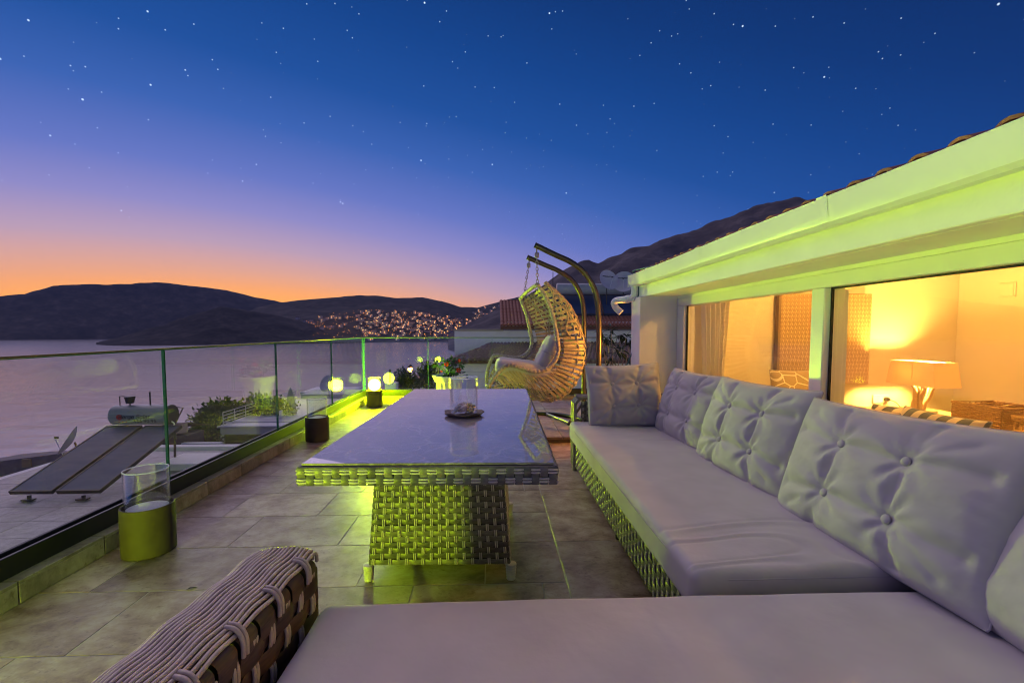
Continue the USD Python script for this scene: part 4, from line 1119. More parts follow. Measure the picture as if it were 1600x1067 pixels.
# ------------------------------------------------------------------ hanging chair
DN, DF, DB = 4.98, 5.72, 5.32
Np = [(839.7, 444.8), (852.5, 463.5), (861.4, 485.1), (867.3, 508.7), (871.2, 532.4), (872.2, 548.1), (867.3, 563.9), (854.5, 575.7), (838.7, 580.6), (819, 576.6), (799.4, 570.2), (785.6, 574.7), (773.8, 587.5), (763, 604.2)]
Bp = [(841, 444.8), (858.4, 459.5), (878.1, 479.2), (891.9, 502.8), (901.7, 528.4), (904.3, 548.1), (898.8, 571.7), (887, 594.4), (870.2, 613), (848.6, 622.9), (827.9, 619), (807.2, 610.1), (785.6, 609), (764, 605.6)]
Fp = [(813.1, 466.4), (819, 481.2), (824, 497), (827.9, 514.6), (830.9, 530.4), (828.9, 544.2), (821, 554), (809, 559), (795.4, 558), (783.6, 556), (771.8, 556), (764, 571.7), (761, 587.5), (760.6, 601.3)]
NN = 85
Nc = curve([at(*p, y=DN) for p in Np], NN); Bc = curve([at(*p, y=DB) for p in Bp], NN); Fc = curve([at(*p, y=DF) for p in Fp], NN)
def shell(i, th, off=0.0):
    """Point of the woven shell at the spine index i and the angle th from the near rim (0) to the far rim (pi)."""
    n, b, fr = Nc[i], Bc[i], Fc[i]
    c = (n + fr) / 2; a = (n - fr) / 2; d = b - c
    ct, st = np.cos(th), np.sin(th)
    ct = np.sign(ct) * np.abs(ct) ** .62; st = np.abs(st) ** .62
    return c + np.outer(ct, a) + np.outer(st, d * (1 + off))
chair = thing("hanging_chair", "egg shaped hanging chair of pale woven wicker strips", "hanging chair", (.55, 5.35, .4))
M["wicker"] = pm("grey_wicker_strip", (.34, .26, .155), (.48, .38, .24), 25, .55, .3, 120, .002, (1, 1, 1), vary=.2)
M["wicker_rim"] = pm("grey_wicker_rim", (.26, .22, .19), (.48, .42, .37), 60, .6, .9, 70, .008)
def rim_tube(pts, r):
    s_ = np.cumsum(np.r_[0, np.linalg.norm(np.diff(pts, axis=0), axis=1)])
    return MB().tube(pts, r * (1 + .10 * np.sin(s_ / .022 * PI)), 10)
part("near_rim", rim_tube(curve(Nc, 260), .023), M["wicker_rim"], chair, smooth=True)
part("far_rim", rim_tube(curve(Fc, 260), .023), M["wicker_rim"], chair, smooth=True)
part("top_rim", rim_tube(curve([Nc[0], (Nc[0] * .7 + Fc[0] * .3) + [0, 0, .012], (Nc[0] * .3 + Fc[0] * .7) + [0, 0, .012], Fc[0]], 90), .023), M["wicker_rim"], chair, smooth=True)
part("front_lip", rim_tube(curve([Nc[-1], Bc[-1], Fc[-1]], 80), .022), M["wicker_rim"], chair, smooth=True)
th = np.linspace(.05, PI - .05, 34)
for k in range(38):
    i = 3 + k * 2
    if i > NN - 4: break
    P_ = shell(i, th); tang = np.gradient(P_, axis=0)
    w = shell(min(i + 1, NN - 1), th) - shell(i - 1, th); ww = np.linalg.norm(w, axis=1); w = w / np.maximum(ww, 1e-6)[:, None]
    n_ = np.cross(tang, w); n_ /= np.linalg.norm(n_, axis=1, keepdims=True)
    o = .004 * np.cos(np.arange(34) * PI / 5 + k * PI)
    part("wicker_strip", strip(P_ + n_ * o[:, None], n_, w, np.clip(ww * .80, .011, .032), .003), M["wicker"], chair, smooth=50)
for q, a in enumerate((.40, .72, 1.02, 1.30, PI / 2 + .12, PI - 1.22, PI - .8, PI - .42)):
    pts = np.array([shell(i, np.array([a + .0]))[0] for i in range(2, NN - 2)])
    o = .008 * np.cos(np.arange(len(pts)) * PI / 2 + PI / 4)
    cc = (Nc[2:NN - 2] + Fc[2:NN - 2]) / 2; r_ = pts - cc; r_ /= np.linalg.norm(r_, axis=1, keepdims=True)
    part("binding_cord", MB().tube(curve(pts + r_ * o[:, None], 240), .0075, 6), M["wicker_rim"], chair, smooth=True)
for q in range(9):      # close cross weave of the hood
    a0 = .25 + q * .33
    pts = np.array([shell(i, np.array([a0 + .10 * math.sin(i * .5 + q * PI)]))[0] for i in range(1, 26)])
    part("hood_strip", MB().tube(curve(pts, 90), .010, 6), M["wicker"], chair, smooth=True)
# cushions in the chair
sA, sB = at(781, 580, y=DB), at(852, 588, y=DB)
seatc = (sA + sB) / 2; sd = sB - sA; tl = math.atan2(sd[2], sd[0])
def roll_cushion(name, label, c, size, R, seed):
    def top(v, n):
        o = (meshkit.fbm(v * 6 + seed, 3, seed) - .5) * .03
        return v + n * o[:, None]
    v, f = rbox(size, min(size) * .48, 26, top)
    t = thing(name, label, "cushion", tuple(c)); part("cover", (v @ np.asarray(R).T + c, f), M["fabric"], t, smooth=True)
    h = np.array(size) / 2; k = []
    for a in np.linspace(0, 2 * PI, 81):
        q = (abs(math.cos(a)) ** 8 + abs(math.sin(a)) ** 8) ** (-1 / 8); k.append((q * math.cos(a) * h[0] * .97, q * math.sin(a) * h[1] * .97, 0))
    part("piping", MB().tube(np.array(k) @ np.asarray(R).T + c, .006, 6), M["piping"], t, smooth=True)
roll_cushion("chair_cushion", "thick grey seat cushion in the hanging chair", seatc + [.02, 0, .055], (.70, .66, .20), roty(.12), 31)
roll_cushion("chair_cushion", "upright grey back cushion in the hanging chair", at(857, 556, y=DB - .02) + [-.02, 0, .04], (.15, .56, .42), roty(.42), 33)
# stand
stand = thing("chair_stand", "dark metal double arch stand carrying the hanging chair", "stand", (1.14, 5.35, 0))
S2 = [at(*p, y=4.98) for p in ((836, 383), (868, 398.5), (890, 408.5), (908, 421), (922, 438), (931, 459), (935, 488), (936, 530))]
S1 = [at(*p, y=5.72) for p in ((824, 402), (850, 413.5), (872, 423), (890, 434.5), (902, 449), (909.5, 467), (912.5, 490), (913, 530))]
zp = .065
for S_ in (S2, S1):
    S_.append(np.array([S_[-1][0], S_[-1][1], zp + .03]))
    part("arch_pole", MB().tube(curve(S_, 70), .030, 14), M["bronze"], stand, smooth=True)
    part("end_cap", MB().tube([S_[0] + (S_[0] - S_[1]) / np.linalg.norm(S_[0] - S_[1]) * .004, S_[0] - (S_[0] - S_[1]) * .02], .032, 14), M["black"], stand, smooth=40)
pb2, pb1 = S2[-1], S1[-1]
arc = curve([(.25, 6.15, zp + .02), (.62, 6.2, zp + .02), (.95, 6.05, zp + .02), pb1 * [1, 1, 0] + [0, 0, zp + .02], (1.2, 5.35, zp + .02), pb2 * [1, 1, 0] + [.02, 0, zp + .02]], 50)
part("base_ring", MB().tube(arc, .026, 10), M["black"], stand, smooth=True)
part("base_leg", MB().tube([pb2 * [1, 1, 0] + [0, 0, zp + .02], (.72, 6.15, zp + .02)], .018, 8), pm("grey_tube", (.25, .25, .25), rough=.3, metallic=.6), stand, smooth=True)
part("base_leg", MB().tube([(.90, 5.45, zp + .02), pb1 * [1, 1, 0] + [.0, .0, .33]], .018, 8), M["black"], stand, smooth=True)
part("tie_bar", MB().tube([pb2 + [0, 0, .10], pb1 + [0, 0, .10]], .016, 8), M["bronze"], stand, smooth=True)
# chains with a spring block
steel = pm("chain_steel", (.30, .28, .26), rough=.35, metallic=.8)
for (top, bot, who) in ((at(838.5, 391, y=4.98), Nc[0] + [0, 0, .02], "near"), (at(827, 408, y=5.72), (Fc[0] + [.05, -.02, .07]), "far")):
    ch = thing("hanging_chain", f"steel chain from the {who} arch down to the hanging chair", "chain", tuple(top))
    L = np.linalg.norm(bot - top); dirv = (bot - top) / L; n_ = max(4, int(L / .042))
    part("hook_block", MB().box(top + dirv * .055, (.045, .045, .055), .006), steel, ch)
    part("hook", MB().tube([top + [0, 0, .03], top + dirv * .03], .008, 8), steel, ch)
    for k in range(n_):
        c = top + dirv * (.085 + (L - .085) * (k + .5) / n_); h_ = (L - .085) / n_ * .66
        g = np.linspace(0, 2 * PI, 17); e = [1.0, 0, 0] if k % 2 else [0, 1.0, 0]
        ring_ = c + np.outer(np.cos(g) * .013, e) + np.outer(np.sin(g) * h_, dirv)
        part("link", MB().tube(ring_, .0042, 6), steel, ch, smooth=True)
fr = Fc[0]; part("carry_bar", MB().tube([fr, fr + [.05, -.02, .06], fr + [.11, -.10, .0]], .009, 6), M["wicker_rim"], chair, smooth=True)

# ------------------------------------------------------------------ flower pot
pcx = at(702, 590, y=7.35)
pot = thing("flower_pot", "white fluted flower pot standing near the far railing", "pot", (pcx[0], 7.35, 0))
g = np.linspace(0, 2 * PI, 97)
rows = []
for (r_, z_, fl) in ((.16, .0, 0), (.165, .01, 1), (.20, .36, 1), (.205, .40, .5), (.235, .405, 0), (.24, .43, 0), (.262, .475, 0), (.268, .50, 0), (.262, .508, 0), (.25, .505, 0), (.235, .44, 0), (.20, .42, 0)):
    rr = r_ * (1 + .045 * fl * np.sign(np.cos(g * 14)) * np.abs(np.cos(g * 14)) ** .5)
    rows.append(np.stack([pcx[0] + rr * np.cos(g), 7.35 + rr * np.sin(g), np.full(97, z_)], -1))
part("pot_wall", MB().grid(np.array(rows), flip=True), pm("white_pot_plastic", (.72, .72, .70), rough=.4), pot, smooth=35)
part("soil", MB().lathe([(.001, .45), (.228, .45)], (pcx[0], 7.35, 0), 24), M["soil"], pot)
rnd = random.Random(17); nr_ = np.random.default_rng(17)
def leaf_mat(name, a, b):
    return usdkit.material(stage, "/World/Looks/" + name, {"oi": ("geometry", {}), "r": ("rgb_ramp", {"ramp": [(0, a), (1, b)]}), "d": ("principled_bsdf", {"roughness": .45}), "t": ("translucent_bsdf", {}), "m": ("mix_closure", {"fac": .3})},
        [("oi.random_per_island", "r.fac"), ("r.color", "d.base_color"), ("r.color", "t.color"), ("d.BSDF", "m.closure1"), ("t.BSDF", "m.closure2")], surface="m.closure")
M["leaf"] = leaf_mat("green_leaf", (.035, .09, .02), (.08, .17, .035))
M["dark_leaf"] = leaf_mat("dark_green_leaf", (.018, .035, .012), (.05, .08, .025))
def leaf(mb, c, d, up, L, W, curl=.25):
    d = d / np.linalg.norm(d); s = np.cross(d, up); s /= np.linalg.norm(s) + 1e-9; n = np.cross(s, d)
    V_ = [c, c + d * L * .35 - s * W * .5 + n * L * .06, c + d * L * .35 + s * W * .5 + n * L * .06, c + d * L * .4, c + d * L * .75 - s * W * .36 - n * L * curl * .3, c + d * L * .75 + s * W * .36 - n * L * curl * .3, c + d * L * .78 - n * L * curl * .4, c + d * L - n * L * curl]
    mb.add(V_, [[0, 1, 3], [0, 3, 2], [1, 4, 6], [1, 6, 3], [3, 6, 5], [3, 5, 2], [4, 7, 6], [6, 7, 5]])
ger = thing("geranium", "bushy geranium with red flowers in the white fluted pot", "plant", (pcx[0], 7.35, .45))
heads = []
for k in range(26):
    a_ = rnd.uniform(0, 2 * PI); r_ = rnd.uniform(.02, .2); h_ = rnd.uniform(.10, .34)
    tip = np.array([pcx[0] + r_ * math.cos(a_) * 1.15, 7.35 + r_ * math.sin(a_), .45 + h_])
    part("stem", MB().tube(curve([(pcx[0] + r_ * .3 * math.cos(a_), 7.35 + r_ * .3 * math.sin(a_), .44), (tip + [pcx[0], 7.35, .45]) / 2 + [0, 0, .02], tip], 8), .005, 5), M["leaf"], ger, smooth=True)
    heads.append(tip)
for tip in heads:
    for q in range(6):
        mb = MB()
        d = np.array([rnd.gauss(0, 1), rnd.gauss(0, 1), rnd.gauss(.1, .5)])
        c = tip + nr_.normal(0, .03, 3) - [0, 0, .02]
        leaf(mb, c, d, np.array([0, 0, 1.0]) + nr_.normal(0, .3, 3), rnd.uniform(.045, .085), rnd.uniform(.045, .08))
        part("leaf", mb, M["leaf"], ger)
M["petal"] = leaf_mat("red_petal", (.50, .02, .015), (.75, .06, .03))
for (px, py, r_) in ((697.5, 569, .034), (716.5, 579, .040), (718, 563, .026), (690, 580, .018)):
    c = at(px, py, y=7.22); mb = MB()
    for q in range(26):
        d = nr_.normal(0, 1, 3); d /= np.linalg.norm(d)
        leaf(mb, c + d * r_ * .4, d + nr_.normal(0, .3, 3), nr_.normal(0, 1, 3), r_ * .8, r_ * .8, .1)
    part("flower", mb, M["petal"], ger)
    part("stem", MB().tube([c, c * [1, 1, 0] + [0, .05, .62]], .004, 5), M["leaf"], ger)


# ------------------------------------------------------------------ trees and bushes
def bush(name, label, cat, c, size, n, lm, seed, L=(.10, .2), trunk=True, gaps=.35):
    t = thing(name, label, cat, (c[0], c[1], c[2]))
    r_ = np.random.default_rng(seed); c = np.asarray(c, float); size = np.asarray(size, float)
    tips = []
    tm_ = MB()
    for k in range(7):
        a_ = r_.uniform(0, 2 * PI); e = c + size * np.array([math.cos(a_) * .35, math.sin(a_) * .35, r_.uniform(.55, .95)])
        tm_.tube(curve([c + [0, 0, -.3], c + (e - c) * .45 + r_.normal(0, .05, 3) * size, e], 10), np.linspace(.035, .01, 10) * size[2] * .6, 6)
    part("trunk", tm_, pm("bark_" + name + str(seed), (.07, .05, .035), (.14, .11, .08), 20, .9), t, smooth=True)
    mb = MB(); cl = r_.uniform(-1, 1, (14, 3)) * [.62, .62, .42] + [0, 0, .60]
    while len(tips) < n:
        k = r_.integers(14); d = r_.normal(0, 1, 3); d /= np.linalg.norm(d)
        p = cl[k] + d * r_.uniform(.12, .42) ** .8
        if p[2] < .02: continue
        q = c + p * size * np.array([.6, .6, .78]); tips.append(q)
        leaf(mb, q, d + [0, 0, .2] + r_.normal(0, .5, 3), r_.normal(0, 1, 3), r_.uniform(*L), r_.uniform(*L) * .6)
    part("crown", mb, lm, t)
    return t
# plant with fingered leaves by the house corner
t = thing("potted_tree", "young dark leaved tree beside the corner of the house", "tree", (1.95, 7.3, 0))
base = np.array([1.93, 7.25, .06])
nr2 = np.random.default_rng(5)
tips = []
for k, (px, py) in enumerate(((948, 530), (955, 516), (969, 524), (978, 527), (984, 536), (946, 553), (953, 565), (976, 558), (985, 566), (961, 542), (940, 521), (968, 548))):
    e = at(px, py, y=7.25 + nr2.uniform(-.3, .3))
    part("branch", MB().tube(curve([base + [0, 0, .35], (base + e) / 2 + [nr2.uniform(-.06, .06), 0, -.02], e], 12), np.linspace(.014, .005, 12), 6), pm("branch_bark", (.20, .15, .10), (.32, .26, .19), 30, .8) if k == 0 else stage.GetPrimAtPath("/World/Looks/branch_bark").GetPath().pathString, t, smooth=True)
    for q in range(11):
        mb = MB(); d = np.array([nr2.normal(0, 1), nr2.normal(0, .7), nr2.normal(-.15, .55)])
        leaf(mb, e + nr2.normal(0, .02, 3), d, np.array([0, 0, 1.0]) + nr2.normal(0, .3, 3), nr2.uniform(.09, .17), nr2.uniform(.035, .055), .3)
        part("leaf", mb, M["dark_leaf"], t)
part("trunk", MB().tube([base, base + [0, 0, .40]], .02, 8), stage.GetPrimAtPath("/World/Looks/branch_bark").GetPath().pathString, t, smooth=True)
part("plant_tub", MB().lathe([(.001, .062), (.15, .062), (.19, .30), (.20, .32), (.17, .31), (.001, .29)], (1.93, 7.25, 0), 24), M["terracotta"], t, smooth=40)
def stand_at(px, py, y):
    return at(px, py, y=y)
bush("bush", "dark rounded bush below the far glass rail beside the street lamp", "bush", stand_at(628, 607, 15.5), (.62, .6, .62), 800, M["dark_leaf"], 41, (.05, .11))
bush("bush", "dark bush below the rail under the amber street lamp", "bush", stand_at(648, 606, 17), (.8, .7, .5), 600, M["dark_leaf"], 42, (.05, .11))
bush("tree", "dark tree behind the far railing left of the flower pot", "tree", stand_at(672, 609, 15), (.95, .9, .85), 1100, M["dark_leaf"], 43, (.06, .13))
bush("shrub", "green shrub left of the low white neighbouring building", "shrub", stand_at(336, 692, 33), (3.2, 3.2, 2.4), 1500, M["leaf"], 44, (.2, .4))
bush("shrub", "dark low shrub beside the small stone hut", "shrub", stand_at(312, 697, 30), (2.2, 2, .9), 700, M["dark_leaf"], 45, (.15, .3))
bush("tree", "olive coloured tree standing behind the low white neighbouring building", "tree", stand_at(370, 668, 38), (5.2, 4, 2.6), 1600, M["leaf"], 46, (.22, .45))
bush("hedge", "green planting along the roof terrace of the white neighbouring building", "hedge", stand_at(413, 660, 36), (4.6, 1.5, 1.9), 1300, M["leaf"], 47, (.16, .34))
# amber street lamp
sl = stand_at(641, 610, 16.5); slt = stand_at(641, 579, 16.5)
st = thing("street_lamp", "amber street lamp shining among the dark bushes", "lamp", tuple(sl))
part("post", MB().tube([sl - [0, 0, .5], slt + [0, 0, .2]], .035, 8), M["black"], st, smooth=True)
part("lamp_head", MB().lathe([(.09, .12), (.10, .15), (.02, .22)], slt, 12), M["black"], st)
s = trimesh.creation.icosphere(2, .085); part("bulb", (s.vertices + slt + [0, 0, .04], s.faces), glow_mat("amber_lamp", (1, .33, .03), 60.0), st, smooth=True)
# ------------------------------------------------------------------ roof terrace with the solar heater, lower left
RZ = -2.45
M["roof_tile"] = tile_mat("grey_roof_paver", (.19, .175, .16), (.26, .245, .225), (.33, .31, .285))
nb = thing("neighbour_roof_terrace", "flat tiled roof terrace of the neighbouring house below the railing", "terrace", (-9, 9, RZ))
part("roof_body", MB().box((-7.95, 8.3, RZ - 2.03), (9.1, 12.4, 4.0)), M["white_paint"], nb)
def paver_quad(q, z):
    return q
for a in range(14):
    for b in range(14):
        x0, y0 = -14.6 + a * .80, 4.5 + b * .74
        if y0 > 13.6 or x0 + .8 > -3.4 or x0 < -12.6: continue
        # leave pavers the photograph cannot show out of the count
        part("paver", MB().box((x0 + .4, y0 + .37, RZ - .012), (.792, .732, .03), .003), M["roof_tile"], nb)
part("parapet", MB().box((-7.95, 14.4, RZ + .02), (9.0, .30, .14), .01), M["white_paint"], nb)
a = at(20, 838, z=RZ + .25)
part("stair_box", MB().box((-6.45, 5.1, RZ + .22), (1.3, 1.5, .44), .01), pm("cream_parapet", (.55, .48, .32), (.62, .55, .38), 4, .8), nb)
# raised platform behind the panels (right side)
p0, p1 = at(225, 705, z=RZ + .18), at(326, 712, z=RZ + .18)
part("plinth", MB().box((-7.7, 12.6, RZ + .10), (2.3, 1.1, .18), .01), M["white_paint"], nb)
part("plinth", MB().box((-5.6, 10.6, RZ + .08), (1.5, 1.3, .15), .01), M["roof_tile"], nb)

heater = thing("solar_water_heater", "solar water heater with white tank and two dark panels on the flat roof", "solar heater", (-9.6, 10.5, RZ))
M["collector"] = pm("solar_glass", (.024, .045, .10), (.038, .065, .13), 2, .4, specular_ior_level=.25)
M["alu"] = pm("dark_aluminium", (.05, .045, .045), rough=.4, metallic=.5)
tilt = math.radians(25)
xl = [float(at(px, 767, y=10.0)[0]) for px in (12.4, 79.8, 86.6, 155.2)]
zb_ = float(at(80, 767, y=10.0)[2]); PL = 2.35
dirp = np.array([.16, math.cos(tilt), math.sin(tilt)]); dirp /= np.linalg.norm(dirp); npn = np.cross([1, 0, 0], dirp)
for (a_, b_) in ((xl[0], xl[1]), (xl[2], xl[3])):
    o = np.array([a_, 10.0, zb_]); e = np.array([b_, 10.0, zb_])
    def quad(i0, i1, j0, j1, h0, h1):
        bs = [o + (e - o) * i0 + dirp * j0, o + (e - o) * i1 + dirp * j0, o + (e - o) * i1 + dirp * j1, o + (e - o) * i0 + dirp * j1]
        vv = np.array([p + npn * h0 for p in bs] + [p + npn * h1 for p in bs])
        return vv, np.array([[3, 2, 1, 0], [4, 5, 6, 7], [0, 1, 5, 4], [1, 2, 6, 5], [2, 3, 7, 6], [3, 0, 4, 7]])
    part("solar_panel", quad(.03, .97, .035, PL - .035, -.05, -.006), M["collector"], heater)
    mb = MB()
    for q in ((0, .035, 0, PL), (.965, 1, 0, PL), (.035, .965, 0, .04), (.035, .965, PL - .04, PL)):
        mb.add(*quad(*q, -.085, .004))
    part("panel_frame", mb, M["alu"], heater)
for px in (44, 129):
    p = at(px, 772, y=10.05); g_ = np.array([p[0], p[1], RZ])
    part("foot", MB().box((p[0], p[1] + .02, (p[2] + RZ) / 2 - .03), (.05, .05, p[2] - RZ)).box((p[0], p[1], RZ + .03), (.22, .12, .03)), M["alu"], heater)
tc = at(222, 648, y=12.35); ta, tb_ = at(176, 648, y=12.35), at(271, 649, y=12.35)
R0 = .265; Lt = tb_[0] - ta[0]
tx0, tx1 = ta[0] + .03, ta[0] + Lt - .1
prof = [(.001, 0), (R0 * .8, .012), (R0 * .97, .05), (R0, .10), (R0, Lt - .12), (R0 * .99, Lt - .10)]
v, f = MB().lathe(prof, (0, 0, 0), 40).get(); v = np.stack([v[:, 2], v[:, 1], v[:, 0]], -1) + [tx0, 12.35, tc[2]]
part("tank", (v, f[:, ::-1]), pm("white_tank_paint", (.20, .215, .23), (.26, .275, .29), 3, .35), heater, smooth=40)
v, f = MB().lathe([(R0 * .99, Lt - .10), (R0 * 1.01, Lt - .095), (R0 * 1.01, Lt - .07), (R0 * .95, Lt - .05), (.001, Lt - .045)], (0, 0, 0), 40).get()
part("tank_end", (np.stack([v[:, 2], v[:, 1], v[:, 0]], -1) + [tx0, 12.35, tc[2]], f[:, ::-1]), M["backing"], heater, smooth=40)
def on_tank(text, h, x, z, mat, slant=.22, bold=True, name="lettering"):
    m = meshkit.text_mesh(text, h, .004, bold); m = m.subdivide_to_size(.06) if False else m
    v = np.array(m.vertices); xx = v[:, 0] + v[:, 1] * slant; zz = v[:, 1] + z - tc[2]
    yy = -np.sqrt(np.maximum(R0 ** 2 - zz ** 2, 0)) - .002 - v[:, 2]
    part(name, (np.stack([x + xx, 12.35 + yy, tc[2] + zz], -1), m.faces[:, ::-1] if False else m.faces), mat, heater)
ink = pm("dark_lettering", (.03, .03, .035), rough=.5); red = pm("red_emblem", (.42, .05, .03), rough=.5)
xk = ta[0] + Lt * .20
on_tank("erge Solar", .105, xk + .12, tc[2] - .055, ink)
on_tank("336 90 95", .085, xk + .38, tc[2] - .165, ink, .18)
c_ = trimesh.creation.cylinder(.075, .004, sections=24); cv = np.array(c_.vertices)
zz = cv[:, 1] - .015; part("emblem", (np.stack([xk + .06 + cv[:, 0], 12.35 - np.sqrt(R0 ** 2 - zz ** 2) - .002 - cv[:, 2] * .5, tc[2] + zz], -1), c_.faces), red, heater)
on_tank("H", .105, xk + .02, tc[2] - .055, ink)
for k in range(3):
    part("dot", MB().box((xk + .03 + k * .09, 12.35 - math.sqrt(R0 ** 2 - .14 ** 2) - .004, tc[2] - .14), (.03, .008, .022)), red, heater)
# small expansion bucket, vent pipe, frame
bk = at(203, 625, y=12.35)
part("expansion_tank", MB().lathe([(.001, -.09), (.085, -.085), (.12, .085), (.13, .10), (.03, .115), (.001, .115)], bk, 20), M["alu"], heater, smooth=40)
part("bucket_pipe", MB().tube([bk + [0, 0, -.08], bk + [0, 0, -.2]], .016, 8).tube([bk + [-.05, 0, .10], bk + [-.26, 0, .10], bk + [-.26, 0, -.22]], .013, 8), M["alu"], heater)
vp = at(234, 612, y=12.35); part("vent_pipe", MB().tube([vp, vp - [0, 0, .42]], .018, 8), M["alu"], heater)
fr_ = MB()
rx = tb_[0]; g1, g2 = at(286, 637, y=12.7), at(271, 668, y=12.7)
fr_.tube([(tx1 - .4, 12.6, tc[2] + .22), g1, g2, (tx1 - .5, 12.6, g2[2])], .022, 8)
pl = at(273, 640, y=12.75); fr_.tube([pl, (pl[0] - .05, 12.75, RZ + .1)], .03, 8)
fr_.tube([(tx0 - .3, 12.3, g2[2] + .02), (tx1, 12.3, g2[2] + .02)], .02, 8)
fr_.tube([(tx0, 12.75, tc[2]), (tx0, 12.75, RZ + .1)], .025, 8)
part("stand_frame", fr_, M["alu"], heater, smooth=40)
part("pipe", MB().tube(curve([(tx1 - .1, 12.3, tc[2] - .1), (tx1 + .15, 12.3, tc[2] - .25), (tx1 - .1, 12.2, tc[2] - .5), (tx1 - .5, 12.0, tc[2] - .55)], 24), .018, 8), M["white_upvc"], heater, smooth=True)

def dish(name, label, c, r, facing, tilt_, base_z=None, text=None):
    t = thing(name, label, "satellite dish", tuple(c))
    R = rotz(facing) @ rotx(-tilt_)       # local -y looks at the satellite
    g = np.linspace(0, 1, 9); v, f = MB().lathe([(r * a + 1e-4, .0) for a in g], (0, 0, 0), 32).get()
    rr = np.hypot(v[:, 0], v[:, 1]); v = np.stack([v[:, 0], -.28 * rr ** 2 / r + 0 * rr, v[:, 1]], -1)
    part("reflector", (np.vstack([v, v + [0, .008, 0]]) @ R.T + c, np.vstack([f, f[:, ::-1] + len(v)])), pm(name + "_paint_" + str(abs(hash(label)) % 7 if False else len(label)), (.46, .46, .47), (.52, .52, .53), 4, .5), t, smooth=True)
    lnb = np.array([0, -r * .95, -r * .05]); part("feed_arm", MB().tube(np.array([[0, -.02, -r * .95], lnb]) @ R.T + c, .009, 6), M["white_upvc"], t)
    part("feed_horn", MB().tube(np.array([lnb, lnb + [0, .09, .02]]) @ R.T + c, .03, 10), M["backing"], t)
    if text:      # a line of small dark print, too far away to be read
        mb = MB(); x_ = -r * .50; q_ = random.Random(text)
        while x_ < r * .48:
            w_ = r * q_.uniform(.04, .09); zz_ = r * .42 + (q_.uniform(0, .012)); rr_ = math.hypot(x_, zz_)
            mb.box((x_ + w_ / 2, -.28 * rr_ ** 2 / r - .008, zz_), (w_, .004, r * q_.uniform(.07, .12))); x_ += w_ + r * .025
        v, f = mb.get(); part("printed_line", (v @ R.T + c, f), ink, t)
    bz = base_z if base_z is not None else c[2] - r * 1.5
    part("mast", MB().tube([np.array([0, .06, 0]) @ R.T + c, (c[0], c[1] + .12, c[2] - r * .5), (c[0], c[1] + .12, bz)], .025, 8), M["alu"], t)
dish("satellite_dish", "grey satellite dish half hidden behind the solar panels on the flat roof", at(113, 690, y=13.2), .42, -1.0, .5, RZ)

# far ridge of a grey slate roof beyond the terrace, lower left
sl = thing("slate_roof", "dark grey pitched roof beyond the flat terrace at the left edge", "roof", (-17, 17, -3))
q = [at(-60, 728, y=16.2), at(112, 706, y=15.6), at(100, 703.5, y=17.5), at(35, 709, y=18.6), at(-40, 722, y=18.6)]
lo = [p * [1, 1, 0] + [0, 0, -6] for p in q]
vv = np.array(q + lo); n5 = 5
part("roof_slope", (vv, np.array([[0, 1, 2], [0, 2, 3], [0, 3, 4]] + [[k, (k + 1) % n5 + 0, k + n5] for k in range(n5)] + [[(k + 1) % n5, (k + 1) % n5 + n5, k + n5] for k in range(n5)])), pm("grey_slate", (.10, .10, .115), (.17, .165, .18), 3, .8, .5, 12, .02), sl)
a = at(47, 722, y=15.9); part("roof_box", MB().box(a, (.3, .3, .28), .02), pm("ochre_box", (.22, .18, .10), rough=.7), sl)
# small hut with a pitched brown roof
h0, h1 = at(258, 678, y=27), at(293, 676, y=27); hr_ = at(270, 668, y=28)
hut = thing("stone_hut", "small brown hut with pitched roof behind the solar tank", "hut", (h0[0], 27, h0[2] - 1))
part("wall", MB().box(((h0[0] + h1[0]) / 2 - .6, 28.0, h0[2] - 1.0), (1.9 + .2, 1.6, 1.7)), pm("brown_plaster", (.14, .10, .09), (.2, .15, .13), 3, .8), hut)
e0 = np.array([h0[0] - 1.2, 27, h0[2] - .12]); e1 = h1
part("roof", MB().grid(np.array([[e0, e1], [(h0[0] - .8, 28.2, h0[2] + .42), (h1[0] - .75, 28.2, h0[2] + .42)], [e0 + [0, 2.3, 0], e1 + [0, 2.3, 0]]])), pm("brown_roof", (.11, .07, .06), (.16, .11, .09), 4, .8), hut)
# low roofs between
lr = thing("orange_roof", "low terracotta roof strip beside the white neighbouring building", "roof", (-13, 24, -5))
a, b = at(300, 706, y=24), at(352, 703, y=24); c, d = at(312, 699, y=26), at(352, 697, y=26)
part("roof_slope", MB().grid(np.array([[a, b], [c, d]])).box(((a + b) / 2 - [0, -1, .8]), (b[0] - a[0], 1.8, .9)), M["terracotta"], lr)
lw = thing("low_wall", "pale low wall in front of the dark shrub", "wall", (-14, 26, -5))
a, b = at(285, 695, y=27), at(346, 690, y=27)
part("wall_body", MB().box(((a + b) / 2 - [0, 0, .5]), (b[0] - a[0], .3, 1.1), .02), M["white_paint"], lw)

